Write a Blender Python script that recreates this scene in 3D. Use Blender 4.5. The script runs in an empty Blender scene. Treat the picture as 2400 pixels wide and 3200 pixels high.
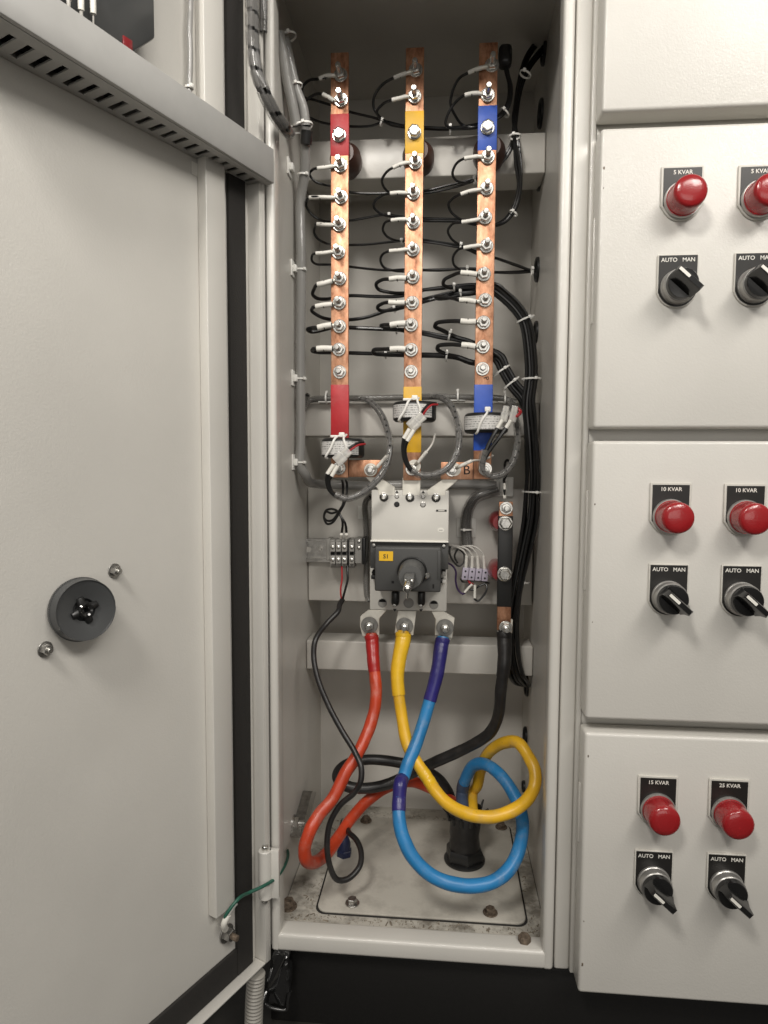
import bpy, bmesh, math, random
from mathutils import Vector, Matrix
random.seed(7)
PI = math.pi
S = bpy.context.scene
COL = S.collection

# ------------------------------------------------------------------ camera
F = 2080.0                                  # focal length in pixels of a 2400 x 3200 frame
CAM = Vector((0.0, -0.55, 0.5))
ROT = (Matrix.Rotation(math.radians(5.1), 3, 'Z') @ Matrix.Rotation(PI / 2 - math.radians(4.1), 3, 'X')
       @ Matrix.Rotation(math.radians(0.25), 3, 'Z'))
cd = bpy.data.cameras.new('camera')
cd.sensor_fit = 'VERTICAL'; cd.sensor_height = 32.0; cd.lens = F / 3200 * 32.0
cd.clip_start = 0.01; cd.clip_end = 60
cam = bpy.data.objects.new('camera', cd)
cam.matrix_world = Matrix.Translation(CAM) @ ROT.to_4x4()
COL.objects.link(cam); S.camera = cam

# ------------------------------------------------------------------ light
w = bpy.data.worlds.new('World'); S.world = w; w.use_nodes = True
bg = w.node_tree.nodes['Background']
bg.inputs[0].default_value = (1.0, 0.96, 0.90, 1); bg.inputs[1].default_value = 0.16


def lamp(name, loc, target, size, power, col):
    ld = bpy.data.lights.new(name, 'AREA'); ld.shape = 'RECTANGLE'
    ld.size, ld.size_y = size; ld.energy = power; ld.color = col
    o = bpy.data.objects.new(name, ld); COL.objects.link(o)
    o.location = loc
    o.rotation_euler = (Vector(target) - Vector(loc)).to_track_quat('-Z', 'Y').to_euler()


LC = (1.0, 0.955, 0.89)
lamp('ceiling_lamp', (-0.28, -0.85, 1.26), (0.0, 0.0, 0.60), (0.18, 0.20), 7.0, LC)
lamp('right_ceiling_lamp', (0.56, -0.62, 1.18), (-0.30, -0.10, 0.80), (0.40, 0.22), 4.3, LC)
lamp('room_fill', (0.55, -1.48, 1.74), (0.0, 0.0, 0.50), (0.9, 0.4), 12.5, LC)  # broad fill added to light the interior and the bare metal
lamp('rear_fill', (0.25, -2.60, 0.72), (0.0, 0.0, 0.55), (1.6, 0.9), 9.0, LC)  # added frontal fill, standing in for a bright room behind the camera

S.view_settings.view_transform = 'Standard'; S.view_settings.look = 'None'
S.view_settings.exposure = 0.0; S.view_settings.gamma = 1.0; S.view_settings.use_curve_mapping = False
S.cycles.max_bounces = 10; S.cycles.transparent_max_bounces = 16
S.cycles.use_denoising = True
S.cycles.caustics_reflective = False; S.cycles.caustics_refractive = False


# ------------------------------------------------------------------ pixel rays -> real points
def ray(p):
    return ROT @ Vector(((p[0] - 1200) / F, -(p[1] - 1600) / F, -1.0))


def at(p, Y):
    d = ray(p); return CAM + d * ((Y - CAM.y) / d.y)


def onx(p, X):
    d = ray(p); return CAM + d * ((X - CAM.x) / d.x)


def onz(p, Z):
    d = ray(p); return CAM + d * ((Z - CAM.z) / d.z)


def zoom(x0, y0, s):
    return lambda x, y: (x0 + x / s, y0 + y / s)


P = lambda x, y: (x, y)
A = zoom(850, 0, 1.7463); B = zoom(850, 600, 1.7463); C = zoom(900, 1180, 1.9518)
D = zoom(900, 1480, 2.07375); E = zoom(850, 1900, 1.8433); Fz = zoom(750, 2350, 1.58)
G = zoom(1700, 0, 2.2114); H = zoom(1750, 1300, 2.3277); I = zoom(1750, 2200, 2.2123)
J = zoom(0, 0, 1.8433); K = zoom(0, 1600, 1.8433); L = zoom(0, 2400, 1.7463)
M_ = zoom(600, 0, 3.318); N = zoom(600, 600, 2.212); Q = zoom(1130, 1680, 4.74)
R_ = zoom(920, 1500, 5.53); T = zoom(1380, 1500, 4.423); U = zoom(1300, 1180, 4.1475); V = zoom(960, 1220, 4.879)

# ------------------------------------------------------------------ materials
MATS = {}


def nodes(name):
    m = bpy.data.materials.new(name); m.use_nodes = True
    nt = m.node_tree
    return m, nt, nt.nodes['Principled BSDF']


def setp(b, **k):
    for a, v in k.items():
        n = a.replace('_', ' ')
        if isinstance(v, tuple) and len(v) == 3 and 'Color' in n: v = (*v, 1)
        b.inputs[n].default_value = v


def add_noise(nt, scale, detail=4.0, rough=0.5, coord='Object', stretch=None):
    tc = nt.nodes.new('ShaderNodeTexCoord'); n = nt.nodes.new('ShaderNodeTexNoise')
    n.inputs['Scale'].default_value = scale; n.inputs['Detail'].default_value = detail
    n.inputs['Roughness'].default_value = rough
    if stretch:
        mp = nt.nodes.new('ShaderNodeMapping'); mp.inputs['Scale'].default_value = stretch
        nt.links.new(tc.outputs[coord], mp.inputs[0]); nt.links.new(mp.outputs[0], n.inputs['Vector'])
    else:
        nt.links.new(tc.outputs[coord], n.inputs['Vector'])
    return n


def ramp(nt, src, stops):
    r = nt.nodes.new('ShaderNodeValToRGB'); e = r.color_ramp.elements
    e[0].position, e[0].color = stops[0][0], (*stops[0][1], 1)
    e[1].position, e[1].color = stops[-1][0], (*stops[-1][1], 1)
    for p, c in stops[1:-1]:
        x = e.new(p); x.color = (*c, 1)
    nt.links.new(src, r.inputs[0]); return r


def bump(nt, b, src, strength, dist):
    bp = nt.nodes.new('ShaderNodeBump'); bp.inputs['Strength'].default_value = strength
    bp.inputs['Distance'].default_value = dist
    nt.links.new(src, bp.inputs['Height']); nt.links.new(bp.outputs[0], b.inputs['Normal']); return bp


def mat(name, col, rough=0.5, metal=0.0, var=0.0, vscale=60, bmp=0.0, bscale=400, coat=0.0, scuff=0.0, **k):
    m, nt, b = nodes(name)
    setp(b, Base_Color=col, Roughness=rough, Metallic=metal)
    if coat: setp(b, Coat_Weight=coat, Coat_Roughness=0.08)
    for a, v in k.items(): setp(b, **{a: v})
    if var:
        n = add_noise(nt, vscale, 6)
        lo = tuple(max(0, c * (1 - var)) for c in col); hi = tuple(min(1, c * (1 + var)) for c in col)
        r = ramp(nt, n.outputs[0], [(0.3, lo), (0.7, hi)])
        out = r.outputs[0]
        if scuff:                                              # dust film and dark rub marks
            for sc_, lo_, hi_, cc_, am_ in ((70, 0.52, 0.72, (0.42, 0.38, 0.32), 0.30), (230, 0.62, 0.70, (0.05, 0.04, 0.03), 0.55)):
                ns_ = add_noise(nt, sc_, 8, 0.7); rs_ = ramp(nt, ns_.outputs[0], [(lo_, (0, 0, 0)), (hi_, (1, 1, 1))])
                mm = nt.nodes.new('ShaderNodeMath'); mm.operation = 'MULTIPLY'; mm.inputs[1].default_value = am_ * scuff
                mx = nt.nodes.new('ShaderNodeMix'); mx.data_type = 'RGBA'
                nt.links.new(rs_.outputs[0], mm.inputs[0]); nt.links.new(mm.outputs[0], mx.inputs[0])
                nt.links.new(out, mx.inputs[6]); mx.inputs[7].default_value = (*cc_, 1); out = mx.outputs[2]
        nt.links.new(out, b.inputs['Base Color'])
    if bmp:
        n2 = add_noise(nt, bscale, 3)
        bump(nt, b, n2.outputs[0], bmp, 0.001)
    MATS[name] = m
    return m


PAINT = (0.61, 0.592, 0.55)


def paint(name, col, bscale, bstr, rough, dirt=0.0, peel=0.0):
    """powder coat: orange peel relief, faint mottling, a few fine scuffs"""
    m, nt, b = nodes(name)
    setp(b, Roughness=rough, Specular_IOR_Level=0.5)
    n = add_noise(nt, 9, 5)
    r = ramp(nt, n.outputs[0], [(0.3, tuple(c * 0.94 for c in col)), (0.7, tuple(c * 1.04 for c in col))])
    out = r.outputs[0]
    sp = add_noise(nt, 150, 8, 0.7)
    rs = ramp(nt, sp.outputs[0], [(0.70, (0, 0, 0)), (0.78, (1, 1, 1))])
    mx = nt.nodes.new('ShaderNodeMix'); mx.data_type = 'RGBA'
    mt = nt.nodes.new('ShaderNodeMath'); mt.operation = 'MULTIPLY'; mt.inputs[1].default_value = 0.5 if dirt else 0.10
    nt.links.new(rs.outputs[0], mt.inputs[0]); nt.links.new(mt.outputs[0], mx.inputs[0])
    nt.links.new(out, mx.inputs[6]); mx.inputs[7].default_value = (0.16, 0.14, 0.11, 1)
    out = mx.outputs[2]
    if dirt:
        d1 = add_noise(nt, 38, 9, 0.72); rd = ramp(nt, d1.outputs[0], [(0.47, (0, 0, 0)), (0.64, (1, 1, 1))])
        m2 = nt.nodes.new('ShaderNodeMix'); m2.data_type = 'RGBA'
        mt2 = nt.nodes.new('ShaderNodeMath'); mt2.operation = 'MULTIPLY'; mt2.inputs[1].default_value = dirt
        nt.links.new(rd.outputs[0], mt2.inputs[0]); nt.links.new(mt2.outputs[0], m2.inputs[0])
        nt.links.new(out, m2.inputs[6]); m2.inputs[7].default_value = (0.085, 0.072, 0.055, 1)
        out = m2.outputs[2]
    nt.links.new(out, b.inputs['Base Color'])
    n2 = add_noise(nt, bscale, 2, 0.5)
    bump(nt, b, n2.outputs[0], bstr, 0.0012)
    if peel:
        setp(b, Coat_Weight=0.40, Coat_Roughness=0.09)
        n4 = add_noise(nt, peel, 2, 0.6)
        bp = nt.nodes.new('ShaderNodeBump'); bp.inputs['Strength'].default_value = 0.40; bp.inputs['Distance'].default_value = 0.0012
        nt.links.new(n4.outputs[0], bp.inputs['Height']); nt.links.new(bp.outputs[0], b.inputs['Coat Normal'])
    n3 = add_noise(nt, 25, 4)
    rr = nt.nodes.new('ShaderNodeMapRange'); rr.inputs[3].default_value = rough - 0.06; rr.inputs[4].default_value = rough + 0.08
    nt.links.new(n3.outputs[0], rr.inputs[0]); nt.links.new(rr.outputs[0], b.inputs['Roughness'])
    MATS[name] = m
    return m


paint('door_paint', PAINT, 640, 0.09, 0.42, peel=620)
paint('cabinet_paint', PAINT, 700, 0.06, 0.34, peel=800)
paint('inner_paint', (0.58, 0.558, 0.515), 160, 0.10, 0.33)
paint('floor_paint', (0.50, 0.475, 0.42), 260, 0.15, 0.45, dirt=0.75)
paint('gland_paint', (0.50, 0.475, 0.42), 260, 0.12, 0.42, dirt=0.24)
mat('gasket', (0.020, 0.018, 0.016), 0.85, bmp=0.3, bscale=900)
mat('wire', (0.010, 0.010, 0.010), 0.30, bmp=0.08, bscale=300)
mat('black_cable', (0.014, 0.013, 0.013), 0.38, var=0.3, bmp=0.12, bscale=220, scuff=0.12)
mat('grey_cable', (0.035, 0.033, 0.031), 0.5, var=0.3)
mat('sleeve', (0.78, 0.76, 0.70), 0.5, var=0.06, vscale=300)
mat('tie', (0.82, 0.81, 0.77), 0.35, Subsurface_Weight=0.2, Subsurface_Radius=(0.002, 0.002, 0.002))
mat('zinc', (0.62, 0.61, 0.58), 0.27, 1.0, var=0.18, vscale=300)
mat('steel', (0.45, 0.44, 0.42), 0.35, 1.0, var=0.25, vscale=200)
mat('rust', (0.15, 0.115, 0.085), 0.7, 0.4, var=0.5, vscale=400)
mat('tin', (0.80, 0.77, 0.69), 0.38, 0.35, var=0.1, vscale=120)
mat('dull_zinc', (0.26, 0.255, 0.24), 0.48, 0.7, var=0.15, vscale=200)
mat('red_tape', (0.42, 0.018, 0.024), 0.45, var=0.15, vscale=50, bmp=0.25, bscale=110, scuff=0.5)
mat('yellow_tape', (0.72, 0.41, 0.02), 0.45, var=0.12, vscale=50, bmp=0.25, bscale=110, scuff=0.4)
mat('blue_tape', (0.020, 0.085, 0.46), 0.45, var=0.15, vscale=50, bmp=0.25, bscale=110, scuff=0.5)
mat('red_cable', (0.47, 0.048, 0.016), 0.38, var=0.15, vscale=40, bmp=0.15, bscale=160, scuff=0.8)
mat('yellow_cable', (0.75, 0.43, 0.02), 0.38, var=0.12, vscale=40, bmp=0.10, bscale=160, scuff=0.8)
mat('blue_cable', (0.022, 0.20, 0.46), 0.38, var=0.15, vscale=40, bmp=0.12, bscale=160, scuff=0.8)
mat('red_wrap', (0.36, 0.012, 0.012), 0.33, var=0.12, bmp=0.2, bscale=120, scuff=0.35)
mat('yellow_wrap', (0.76, 0.46, 0.02), 0.33, var=0.08, bmp=0.2, bscale=120, scuff=0.35)
mat('indigo_wrap', (0.022, 0.018, 0.15), 0.33, var=0.15, bmp=0.2, bscale=120, scuff=0.35)
mat('smoky_wrap', (0.045, 0.065, 0.11), 0.5, var=0.3, bmp=0.2, bscale=120)
mat('breaker_grey', (0.67, 0.652, 0.605), 0.5, var=0.03, bmp=0.06, bscale=1500)
mat('breaker_dark', (0.060, 0.060, 0.058), 0.5, bmp=0.08, bscale=1500)
mat('knob_grey', (0.095, 0.095, 0.092), 0.5, bmp=0.06, bscale=1500)
mat('black_plastic', (0.014, 0.014, 0.014), 0.38)
mat('dark_plastic', (0.055, 0.057, 0.058), 0.36, coat=0.15)
mat('glossy_black', (0.012, 0.012, 0.012), 0.10, coat=0.5, bmp=0.3, bscale=40)
mat('hole', (0.004, 0.004, 0.004), 0.9)
mat('plinth_black', (0.010, 0.0095, 0.009), 0.42, bmp=0.1, bscale=300)
mat('ground', (0.022, 0.020, 0.017), 0.55, var=0.4, vscale=40, bmp=0.3, bscale=60)
mat('duct_grey', (0.39, 0.385, 0.37), 0.45, var=0.04)
mat('terminal_grey', (0.30, 0.29, 0.27), 0.5, var=0.05)
mat('lilac', (0.47, 0.43, 0.52), 0.4, Subsurface_Weight=0.1, Subsurface_Radius=(0.002, 0.002, 0.002))
mat('brown_epoxy', (0.055, 0.022, 0.015), 0.4, var=0.2)
mat('red_epoxy', (0.22, 0.012, 0.016), 0.3, coat=0.3)
mat('yellow_tag', (0.80, 0.47, 0.02), 0.45)
mat('print_black', (0.02, 0.02, 0.02), 0.6)
mat('print_white', (0.80, 0.78, 0.72), 0.5)
mat('pen', (0.02, 0.012, 0.012), 0.6)
mat('legend_black', (0.014, 0.013, 0.012), 0.36)
mat('legend_frame', (0.60, 0.58, 0.53), 0.38, bmp=0.05)
mat('chrome', (0.68, 0.67, 0.64), 0.13, 1.0)
mat('collar', (0.44, 0.43, 0.41), 0.36, 0.7)
mat('knob_black', (0.009, 0.009, 0.009), 0.22, coat=0.3)
mat('blue_gland', (0.012, 0.018, 0.06), 0.4)
mat('green_wire', (0.014, 0.09, 0.06), 0.5)
mat('red_wire', (0.33, 0.015, 0.02), 0.4)
mat('purple_wire', (0.05, 0.025, 0.09), 0.4)
mat('pale_wire', (0.55, 0.53, 0.49), 0.45)
mat('flex_grey', (0.30, 0.285, 0.255), 0.5, var=0.1)
mat('dust', (0.20, 0.17, 0.13), 0.9, var=0.5, vscale=200)


def lens_mat():
    m, nt, b = nodes('red_lens')
    setp(b, Base_Color=(0.60, 0.026, 0.032), Transmission_Weight=0.5, Roughness=0.24, IOR=1.49, Coat_Weight=0.4, Coat_Roughness=0.05,
         Subsurface_Weight=0.0)
    v = nt.nodes.new('ShaderNodeTexVoronoi'); v.inputs['Scale'].default_value = 900
    tc = nt.nodes.new('ShaderNodeTexCoord'); nt.links.new(tc.outputs['Object'], v.inputs['Vector'])
    bump(nt, b, v.outputs[0], 0.12, 0.0006)
    MATS['red_lens'] = m


def copper_mat():
    m, nt, b = nodes('copper')
    setp(b, Metallic=1.0, Roughness=0.3)
    n1 = add_noise(nt, 120, 9, 0.68, stretch=(1, 1, 0.45))
    r1 = ramp(nt, n1.outputs[0], [(0.30, (0.27, 0.115, 0.07)), (0.44, (0.55, 0.28, 0.17)), (0.58, (0.74, 0.42, 0.27)), (0.74, (0.93, 0.66, 0.48))])
    nt.links.new(r1.outputs[0], b.inputs['Base Color'])
    n2 = add_noise(nt, 110, 6, 0.6, stretch=(1, 1, 0.4))
    mr = nt.nodes.new('ShaderNodeMapRange'); mr.inputs[3].default_value = 0.40; mr.inputs[4].default_value = 0.66
    nt.links.new(n2.outputs[0], mr.inputs[0]); nt.links.new(mr.outputs[0], b.inputs['Roughness'])
    n3 = add_noise(nt, 35, 3); bump(nt, b, n3.outputs[0], 0.35, 0.002)
    MATS['copper'] = m


def clear_mat(name, col, alpha, rough=0.12):
    m, nt, b = nodes(name)
    setp(b, Base_Color=col, Roughness=rough, Alpha=alpha, IOR=1.45, Specular_IOR_Level=0.8)
    n = add_noise(nt, 180, 3); bump(nt, b, n.outputs[0], 0.25, 0.001)
    MATS[name] = m


def label_mat():
    """silvery printed sticker: rows of fine print"""
    m, nt, b = nodes('ct_label')
    setp(b, Roughness=0.35)
    tc = nt.nodes.new('ShaderNodeTexCoord')
    mp = nt.nodes.new('ShaderNodeMapping'); mp.inputs['Scale'].default_value = (700, 700, 340)
    nt.links.new(tc.outputs['Object'], mp.inputs[0])
    n = nt.nodes.new('ShaderNodeTexNoise'); n.inputs['Scale'].default_value = 1.0; n.inputs['Detail'].default_value = 1
    nt.links.new(mp.outputs[0], n.inputs['Vector'])
    wv = nt.nodes.new('ShaderNodeTexWave'); wv.bands_direction = 'Z'; wv.inputs['Scale'].default_value = 150
    nt.links.new(tc.outputs['Object'], wv.inputs['Vector'])
    mu = nt.nodes.new('ShaderNodeMath'); mu.operation = 'MULTIPLY'
    nt.links.new(n.outputs[0], mu.inputs[0]); nt.links.new(wv.outputs[1], mu.inputs[1])
    r = ramp(nt, mu.outputs[0], [(0.40, (0.62, 0.61, 0.59)), (0.55, (0.14, 0.14, 0.14))])
    nt.links.new(r.outputs[0], b.inputs['Base Color'])
    MATS['ct_label'] = m


lens_mat(); copper_mat(); label_mat()
clear_mat('clear_sleeve', (0.30, 0.29, 0.275), 0.36)
clear_mat('grey_sleeve', (0.27, 0.26, 0.24), 0.55, 0.2)
clear_mat('pale_sleeve', (0.44, 0.43, 0.41), 0.62, 0.18)
clear_mat('clear_plastic', (0.74, 0.73, 0.70), 0.48, 0.12)


# ------------------------------------------------------------------ mesh helpers
def box(bm, a, b, bev=0.0, seg=2):
    """box between two opposite corners, optionally with rounded edges"""
    a, b = Vector(a), Vector(b)
    t = bmesh.new(); bmesh.ops.create_cube(t, size=1)
    c = (a + b) / 2; d = b - a
    for v in t.verts: v.co = Vector((v.co.x * d.x, v.co.y * d.y, v.co.z * d.z)) + c
    if d.x * d.y * d.z < 0: bmesh.ops.reverse_faces(t, faces=t.faces)
    if bev: bmesh.ops.bevel(t, geom=list(t.edges), offset=bev, segments=seg, profile=0.5, affect='EDGES')
    merge(bm, t)
    return bm


def merge(bm, t, mtx=None):
    if mtx is not None: t.transform(mtx)
    me = bpy.data.meshes.new('tmp'); t.to_mesh(me); t.free(); bm.from_mesh(me); bpy.data.meshes.remove(me)


def frame(axis, up=None):
    z = Vector(axis).normalized()
    u = Vector(up) if up else (Vector((0, 0, 1)) if abs(z.z) < 0.9 else Vector((1, 0, 0)))
    x = u.cross(z).normalized(); y = z.cross(x)
    return x, y, z


def lathe(bm, o, axis, prof, seg=24, up=None, phase=0.0):
    """profile of (radius, height) turned round an axis; radius 0 closes the end"""
    o = Vector(o); x, y, z = frame(axis, up); rings = []
    for r, h in prof:
        if r <= 1e-9: rings.append([bm.verts.new(o + z * h)])
        else: rings.append([bm.verts.new(o + z * h + x * (r * math.cos(phase + 2 * PI * k / seg)) + y * (r * math.sin(phase + 2 * PI * k / seg))) for k in range(seg)])
    for a, b in zip(rings, rings[1:]):
        for k in range(seg):
            k2 = (k + 1) % seg
            if len(a) == 1 and len(b) == 1: continue
            if len(a) == 1: bm.faces.new((a[0], b[k2], b[k]))
            elif len(b) == 1: bm.faces.new((a[k], a[k2], b[0]))
            else: bm.faces.new((a[k], a[k2], b[k2], b[k]))
    return bm


def cyl(bm, p0, p1, r0, r1=None, seg=20, up=None, phase=0.0):
    p0, p1 = Vector(p0), Vector(p1); h = (p1 - p0).length
    r1 = r0 if r1 is None else r1
    c = min(r0, r1, h) * 0.12
    return lathe(bm, p0, p1 - p0, [(0, 0), (max(r0 - c, r0 * .5), 0), (r0, c), (r1, h - c), (max(r1 - c, r1 * .5), h), (0, h)], seg, up, phase)


def smooth_path(pts, n=8):
    pts = [Vector(p) for p in pts]
    if len(pts) < 3:
        return [pts[0].lerp(pts[-1], k / n) for k in range(n + 1)]
    q = [pts[0] * 2 - pts[1]] + pts + [pts[-1] * 2 - pts[-2]]
    out = []
    for i in range(1, len(q) - 2):
        p0, p1, p2, p3 = q[i - 1], q[i], q[i + 1], q[i + 2]
        d = lambda a, b: max((b - a).length, 1e-6) ** 0.5
        t0 = 0; t1 = t0 + d(p0, p1); t2 = t1 + d(p1, p2); t3 = t2 + d(p2, p3)
        for k in range(n):
            t = t1 + (t2 - t1) * k / n
            a1 = p0 * ((t1 - t) / (t1 - t0)) + p1 * ((t - t0) / (t1 - t0))
            a2 = p1 * ((t2 - t) / (t2 - t1)) + p2 * ((t - t1) / (t2 - t1))
            a3 = p2 * ((t3 - t) / (t3 - t2)) + p3 * ((t - t2) / (t3 - t2))
            b1 = a1 * ((t2 - t) / (t2 - t0)) + a2 * ((t - t0) / (t2 - t0))
            b2 = a2 * ((t3 - t) / (t3 - t1)) + a3 * ((t - t1) / (t3 - t1))
            out.append(b1 * ((t2 - t) / (t2 - t1)) + b2 * ((t - t1) / (t2 - t1)))
    out.append(pts[-1])
    return out


def tube(bm, pts, r, seg=10, cap=True, flat=None, skip=None, lay=0.0, turns=0.0):
    """sweep along a point list; r number or function of 0..1; skip(i, k) leaves a face out"""
    n = len(pts); rf = r if callable(r) else (lambda t: r)
    tan = [((pts[min(i + 1, n - 1)] - pts[max(i - 1, 0)]).normalized()) for i in range(n)]
    x, y, z = frame(tan[0]); rings = []
    for i in range(n):
        if i:
            rot = tan[i - 1].rotation_difference(tan[i]); x = rot @ x
            x = (x - tan[i] * x.dot(tan[i])).normalized()
        y = tan[i].cross(x); rr = rf(i / (n - 1))
        lr = [rr * (1 + lay * math.cos(5 * 2 * PI * k / seg + turns * i)) for k in range(seg)] if lay else [rr] * seg
        rings.append([bm.verts.new(pts[i] + x * (lr[k] * math.cos(2 * PI * k / seg)) + y * (lr[k] * math.sin(2 * PI * k / seg))) for k in range(seg)])
    for i in range(n - 1):
        for k in range(seg):
            if skip and skip(i, k): continue
            k2 = (k + 1) % seg
            bm.faces.new((rings[i][k], rings[i][k2], rings[i + 1][k2], rings[i + 1][k]))
    if cap:
        bm.faces.new(rings[0][::-1]); bm.faces.new(rings[-1])
    return bm


def prism(bm, poly, base, ex, ey, ez, h, bev=0.0, seg=2):
    """flat outline poly (list of 2d points) in the plane ex, ey at base, thick h along ez"""
    t = bmesh.new(); base = Vector(base); ex, ey, ez = Vector(ex), Vector(ey), Vector(ez)
    a = [t.verts.new(base + ex * p[0] + ey * p[1]) for p in poly]
    b = [t.verts.new(base + ex * p[0] + ey * p[1] + ez * h) for p in poly]
    t.faces.new(a[::-1]); t.faces.new(b)
    for i in range(len(poly)):
        j = (i + 1) % len(poly); t.faces.new((a[i], a[j], b[j], b[i]))
    bmesh.ops.recalc_face_normals(t, faces=t.faces)
    if bev: bmesh.ops.bevel(t, geom=list(t.edges), offset=bev, segments=seg, profile=0.5, affect='EDGES')
    merge(bm, t)
    return bm


def round_rect(x0, y0, x1, y1, r, n=5):
    out = []
    for cx, cy, a0 in ((x1 - r, y0 + r, -PI / 2), (x1 - r, y1 - r, 0), (x0 + r, y1 - r, PI / 2), (x0 + r, y0 + r, PI)):
        out += [(cx + r * math.cos(a0 + PI / 2 * k / n), cy + r * math.sin(a0 + PI / 2 * k / n)) for k in range(n + 1)]
    return out


def obj(name, bm, m, parent=None, loc=None, angle=38):
    if isinstance(bm, bpy.types.Mesh): me = bm
    else:
        bmesh.ops.recalc_face_normals(bm, faces=bm.faces) if False else None
        me = bpy.data.meshes.new(name); bm.to_mesh(me); bm.free()
        me.materials.append(MATS[m])
        for p in me.polygons: p.use_smooth = True
        me.set_sharp_from_angle(angle=math.radians(angle))
    o = bpy.data.objects.new(name, me); COL.objects.link(o)
    if parent is not None: o.parent = parent
    o.location = Vector(loc) if loc is not None else (0, 0, 0)
    if parent is not None and parent.get('_e'):
        o.location = o.location - Vector(parent['_e'])
    return o


def thing(name, label, cat, loc=(0, 0, 0), group=None):
    o = bpy.data.objects.new(name, None); COL.objects.link(o); o.location = loc
    o.empty_display_size = 0.02
    if Vector(loc).length > 0: o['_e'] = list(loc)
    return tag(o, label, cat, group)


def tag(o, label, cat, group=None):
    o['label'] = label; o['category'] = cat
    if group: o['group'] = group
    return o


def copy_tree(o, parent=None):
    c = o.copy(); COL.objects.link(c); c.parent = parent
    for ch in list(o.children): copy_tree(ch, c)
    return c


def text_mesh(body, size, ex, ey, pos, thick=0.0002, align='CENTER', bold=0.0):
    cu = bpy.data.curves.new('t', 'FONT'); cu.body = body; cu.size = size
    cu.align_x = align; cu.align_y = 'CENTER'; cu.extrude = thick; cu.offset = bold; cu.resolution_u = 3
    o = bpy.data.objects.new('t', cu); COL.objects.link(o)
    bpy.context.view_layer.update()
    me = bpy.data.meshes.new_from_object(o.evaluated_get(bpy.context.evaluated_depsgraph_get()))
    bpy.data.objects.remove(o); bpy.data.curves.remove(cu)
    ex, ey = Vector(ex).normalized(), Vector(ey).normalized(); ez = ex.cross(ey)
    mt = Matrix((ex, ey, ez)).transposed().to_4x4(); mt.translation = Vector(pos)
    me.transform(mt)
    bm = bmesh.new(); bm.from_mesh(me); bpy.data.meshes.remove(me)
    return bm


NEW = bmesh.new
EX, EY, EZ = Vector((1, 0, 0)), Vector((0, 1, 0)), Vector((0, 0, 1))
FRONT = Vector((0, -1, 0))

# ------------------------------------------------------------------ key planes of the cabinet
XL, XR = at((841, 1500), 0).x, at((1760, 1500), 0).x          # side walls
LIPL, LIPR = at((868, 1500), 0).x, at((1727, 1500), 0).x      # opening
ZF = at((1290, 2937), 0).z - 0.002                            # enclosure floor
ZB = at((1290, 2994), 0).z                                    # underside
ZC = 0.5 + 0.409                                              # enclosure roof
YB = 0.225                                                    # back wall
ZG = at((1200, 3165), 0.03).z                                 # room floor
YBAR = 0.083                                                  # front of the busbars
YPL = 0.15                                                    # front of the mounting plate

# ------------------------------------------------------------------ ground
bm = NEW(); box(bm, (-4, -3, ZG - 0.05), (4, 3, ZG))
g = obj('ground', bm, 'ground'); g['kind'] = 'structure'

# ------------------------------------------------------------------ cabinet
cab = thing('electrical_cabinet', 'open beige steel cabinet holding busbars, breaker and thick coloured cables', 'cabinet', (-0.025, 0.1, ZB))
t = 0.0015
bm = NEW(); box(bm, (XL, 0.012, ZF), (XL + t, YB, ZC)); obj('side_panel', bm, 'inner_paint', cab)
hole_specs = [(A, 1489, 275, 78), (A, 1472, 620, 78), (A, 1464, 966, 74), (B, 1452, 424, 68), (B, 1446, 764, 60),
              (E, 1472, 445, 62), (E, 1465, 738, 52), (E, 1456, 1028, 32)]
bm = NEW(); box(bm, (XR - t, 0.012, ZF), (XR, YB, ZC)); obj('side_panel', bm, 'inner_paint', cab)
bm = NEW(); box(bm, (XL, YB, ZF - 0.003), (XR, YB + t, ZC)); obj('back_panel', bm, 'inner_paint', cab)
bm = NEW(); box(bm, (XL, 0.0, ZC), (XR, YB, ZC + t)); obj('roof_panel', bm, 'inner_paint', cab)
bm = NEW(); box(bm, (XL + 0.002, 0.008, ZF - t), (XR - 0.002, YB, ZF)); obj('floor_panel', bm, 'floor_paint', cab)
HOLES = []
for z, x, y, hh in hole_specs:
    c = onx(z(x, y), XR - t)
    r = (at(z(x, y - hh), c.y) - at(z(x, y + hh), c.y)).length / 2
    HOLES.append(c)
    bm = NEW()
    lathe(bm, c, (-1, 0, 0), [(r * 0.80, 0.0003), (r * 0.80, 0.0022), (r * 0.9, 0.003), (r, 0.002), (r, 0.0)], 28)
    h = obj('grommet', bm, 'black_plastic', cab)
    bm = NEW(); lathe(bm, c, (-1, 0, 0), [(0, 0.0006), (r * 0.82, 0.0006)], 28); obj('opening', bm, 'hole', h)


def lip(x0, x1, z0, z1, horizontal=False):
    bm = NEW(); box(bm, (x0, -0.004, z0), (x1, 0.016, z1), 0.0032, 4); return bm


obj('frame_post', lip(XL - 0.0006, LIPL, ZB, ZC + 0.002), 'cabinet_paint', cab)
obj('frame_post', lip(LIPR, XR + 0.0006, ZB, ZC + 0.002), 'cabinet_paint', cab)
obj('frame_sill', lip(LIPL - 0.0035, LIPR + 0.0035, ZB + 0.0005, ZF + 0.002), 'cabinet_paint', cab)
bm = NEW(); box(bm, (LIPL - 0.0035, -0.004, 0.5 + 0.376), (LIPR + 0.0035, 0.004, ZC + 0.0015), 0.0025, 3); obj('frame_head', bm, 'cabinet_paint', cab)
# outer skin and rain gutter edge behind the hinge
bm = NEW(); box(bm, (XL - 0.0085, 0.004, ZB), (XL - 0.001, YB, ZC + 0.002), 0.001, 2); obj('outer_wall', bm, 'cabinet_paint', cab)


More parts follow.
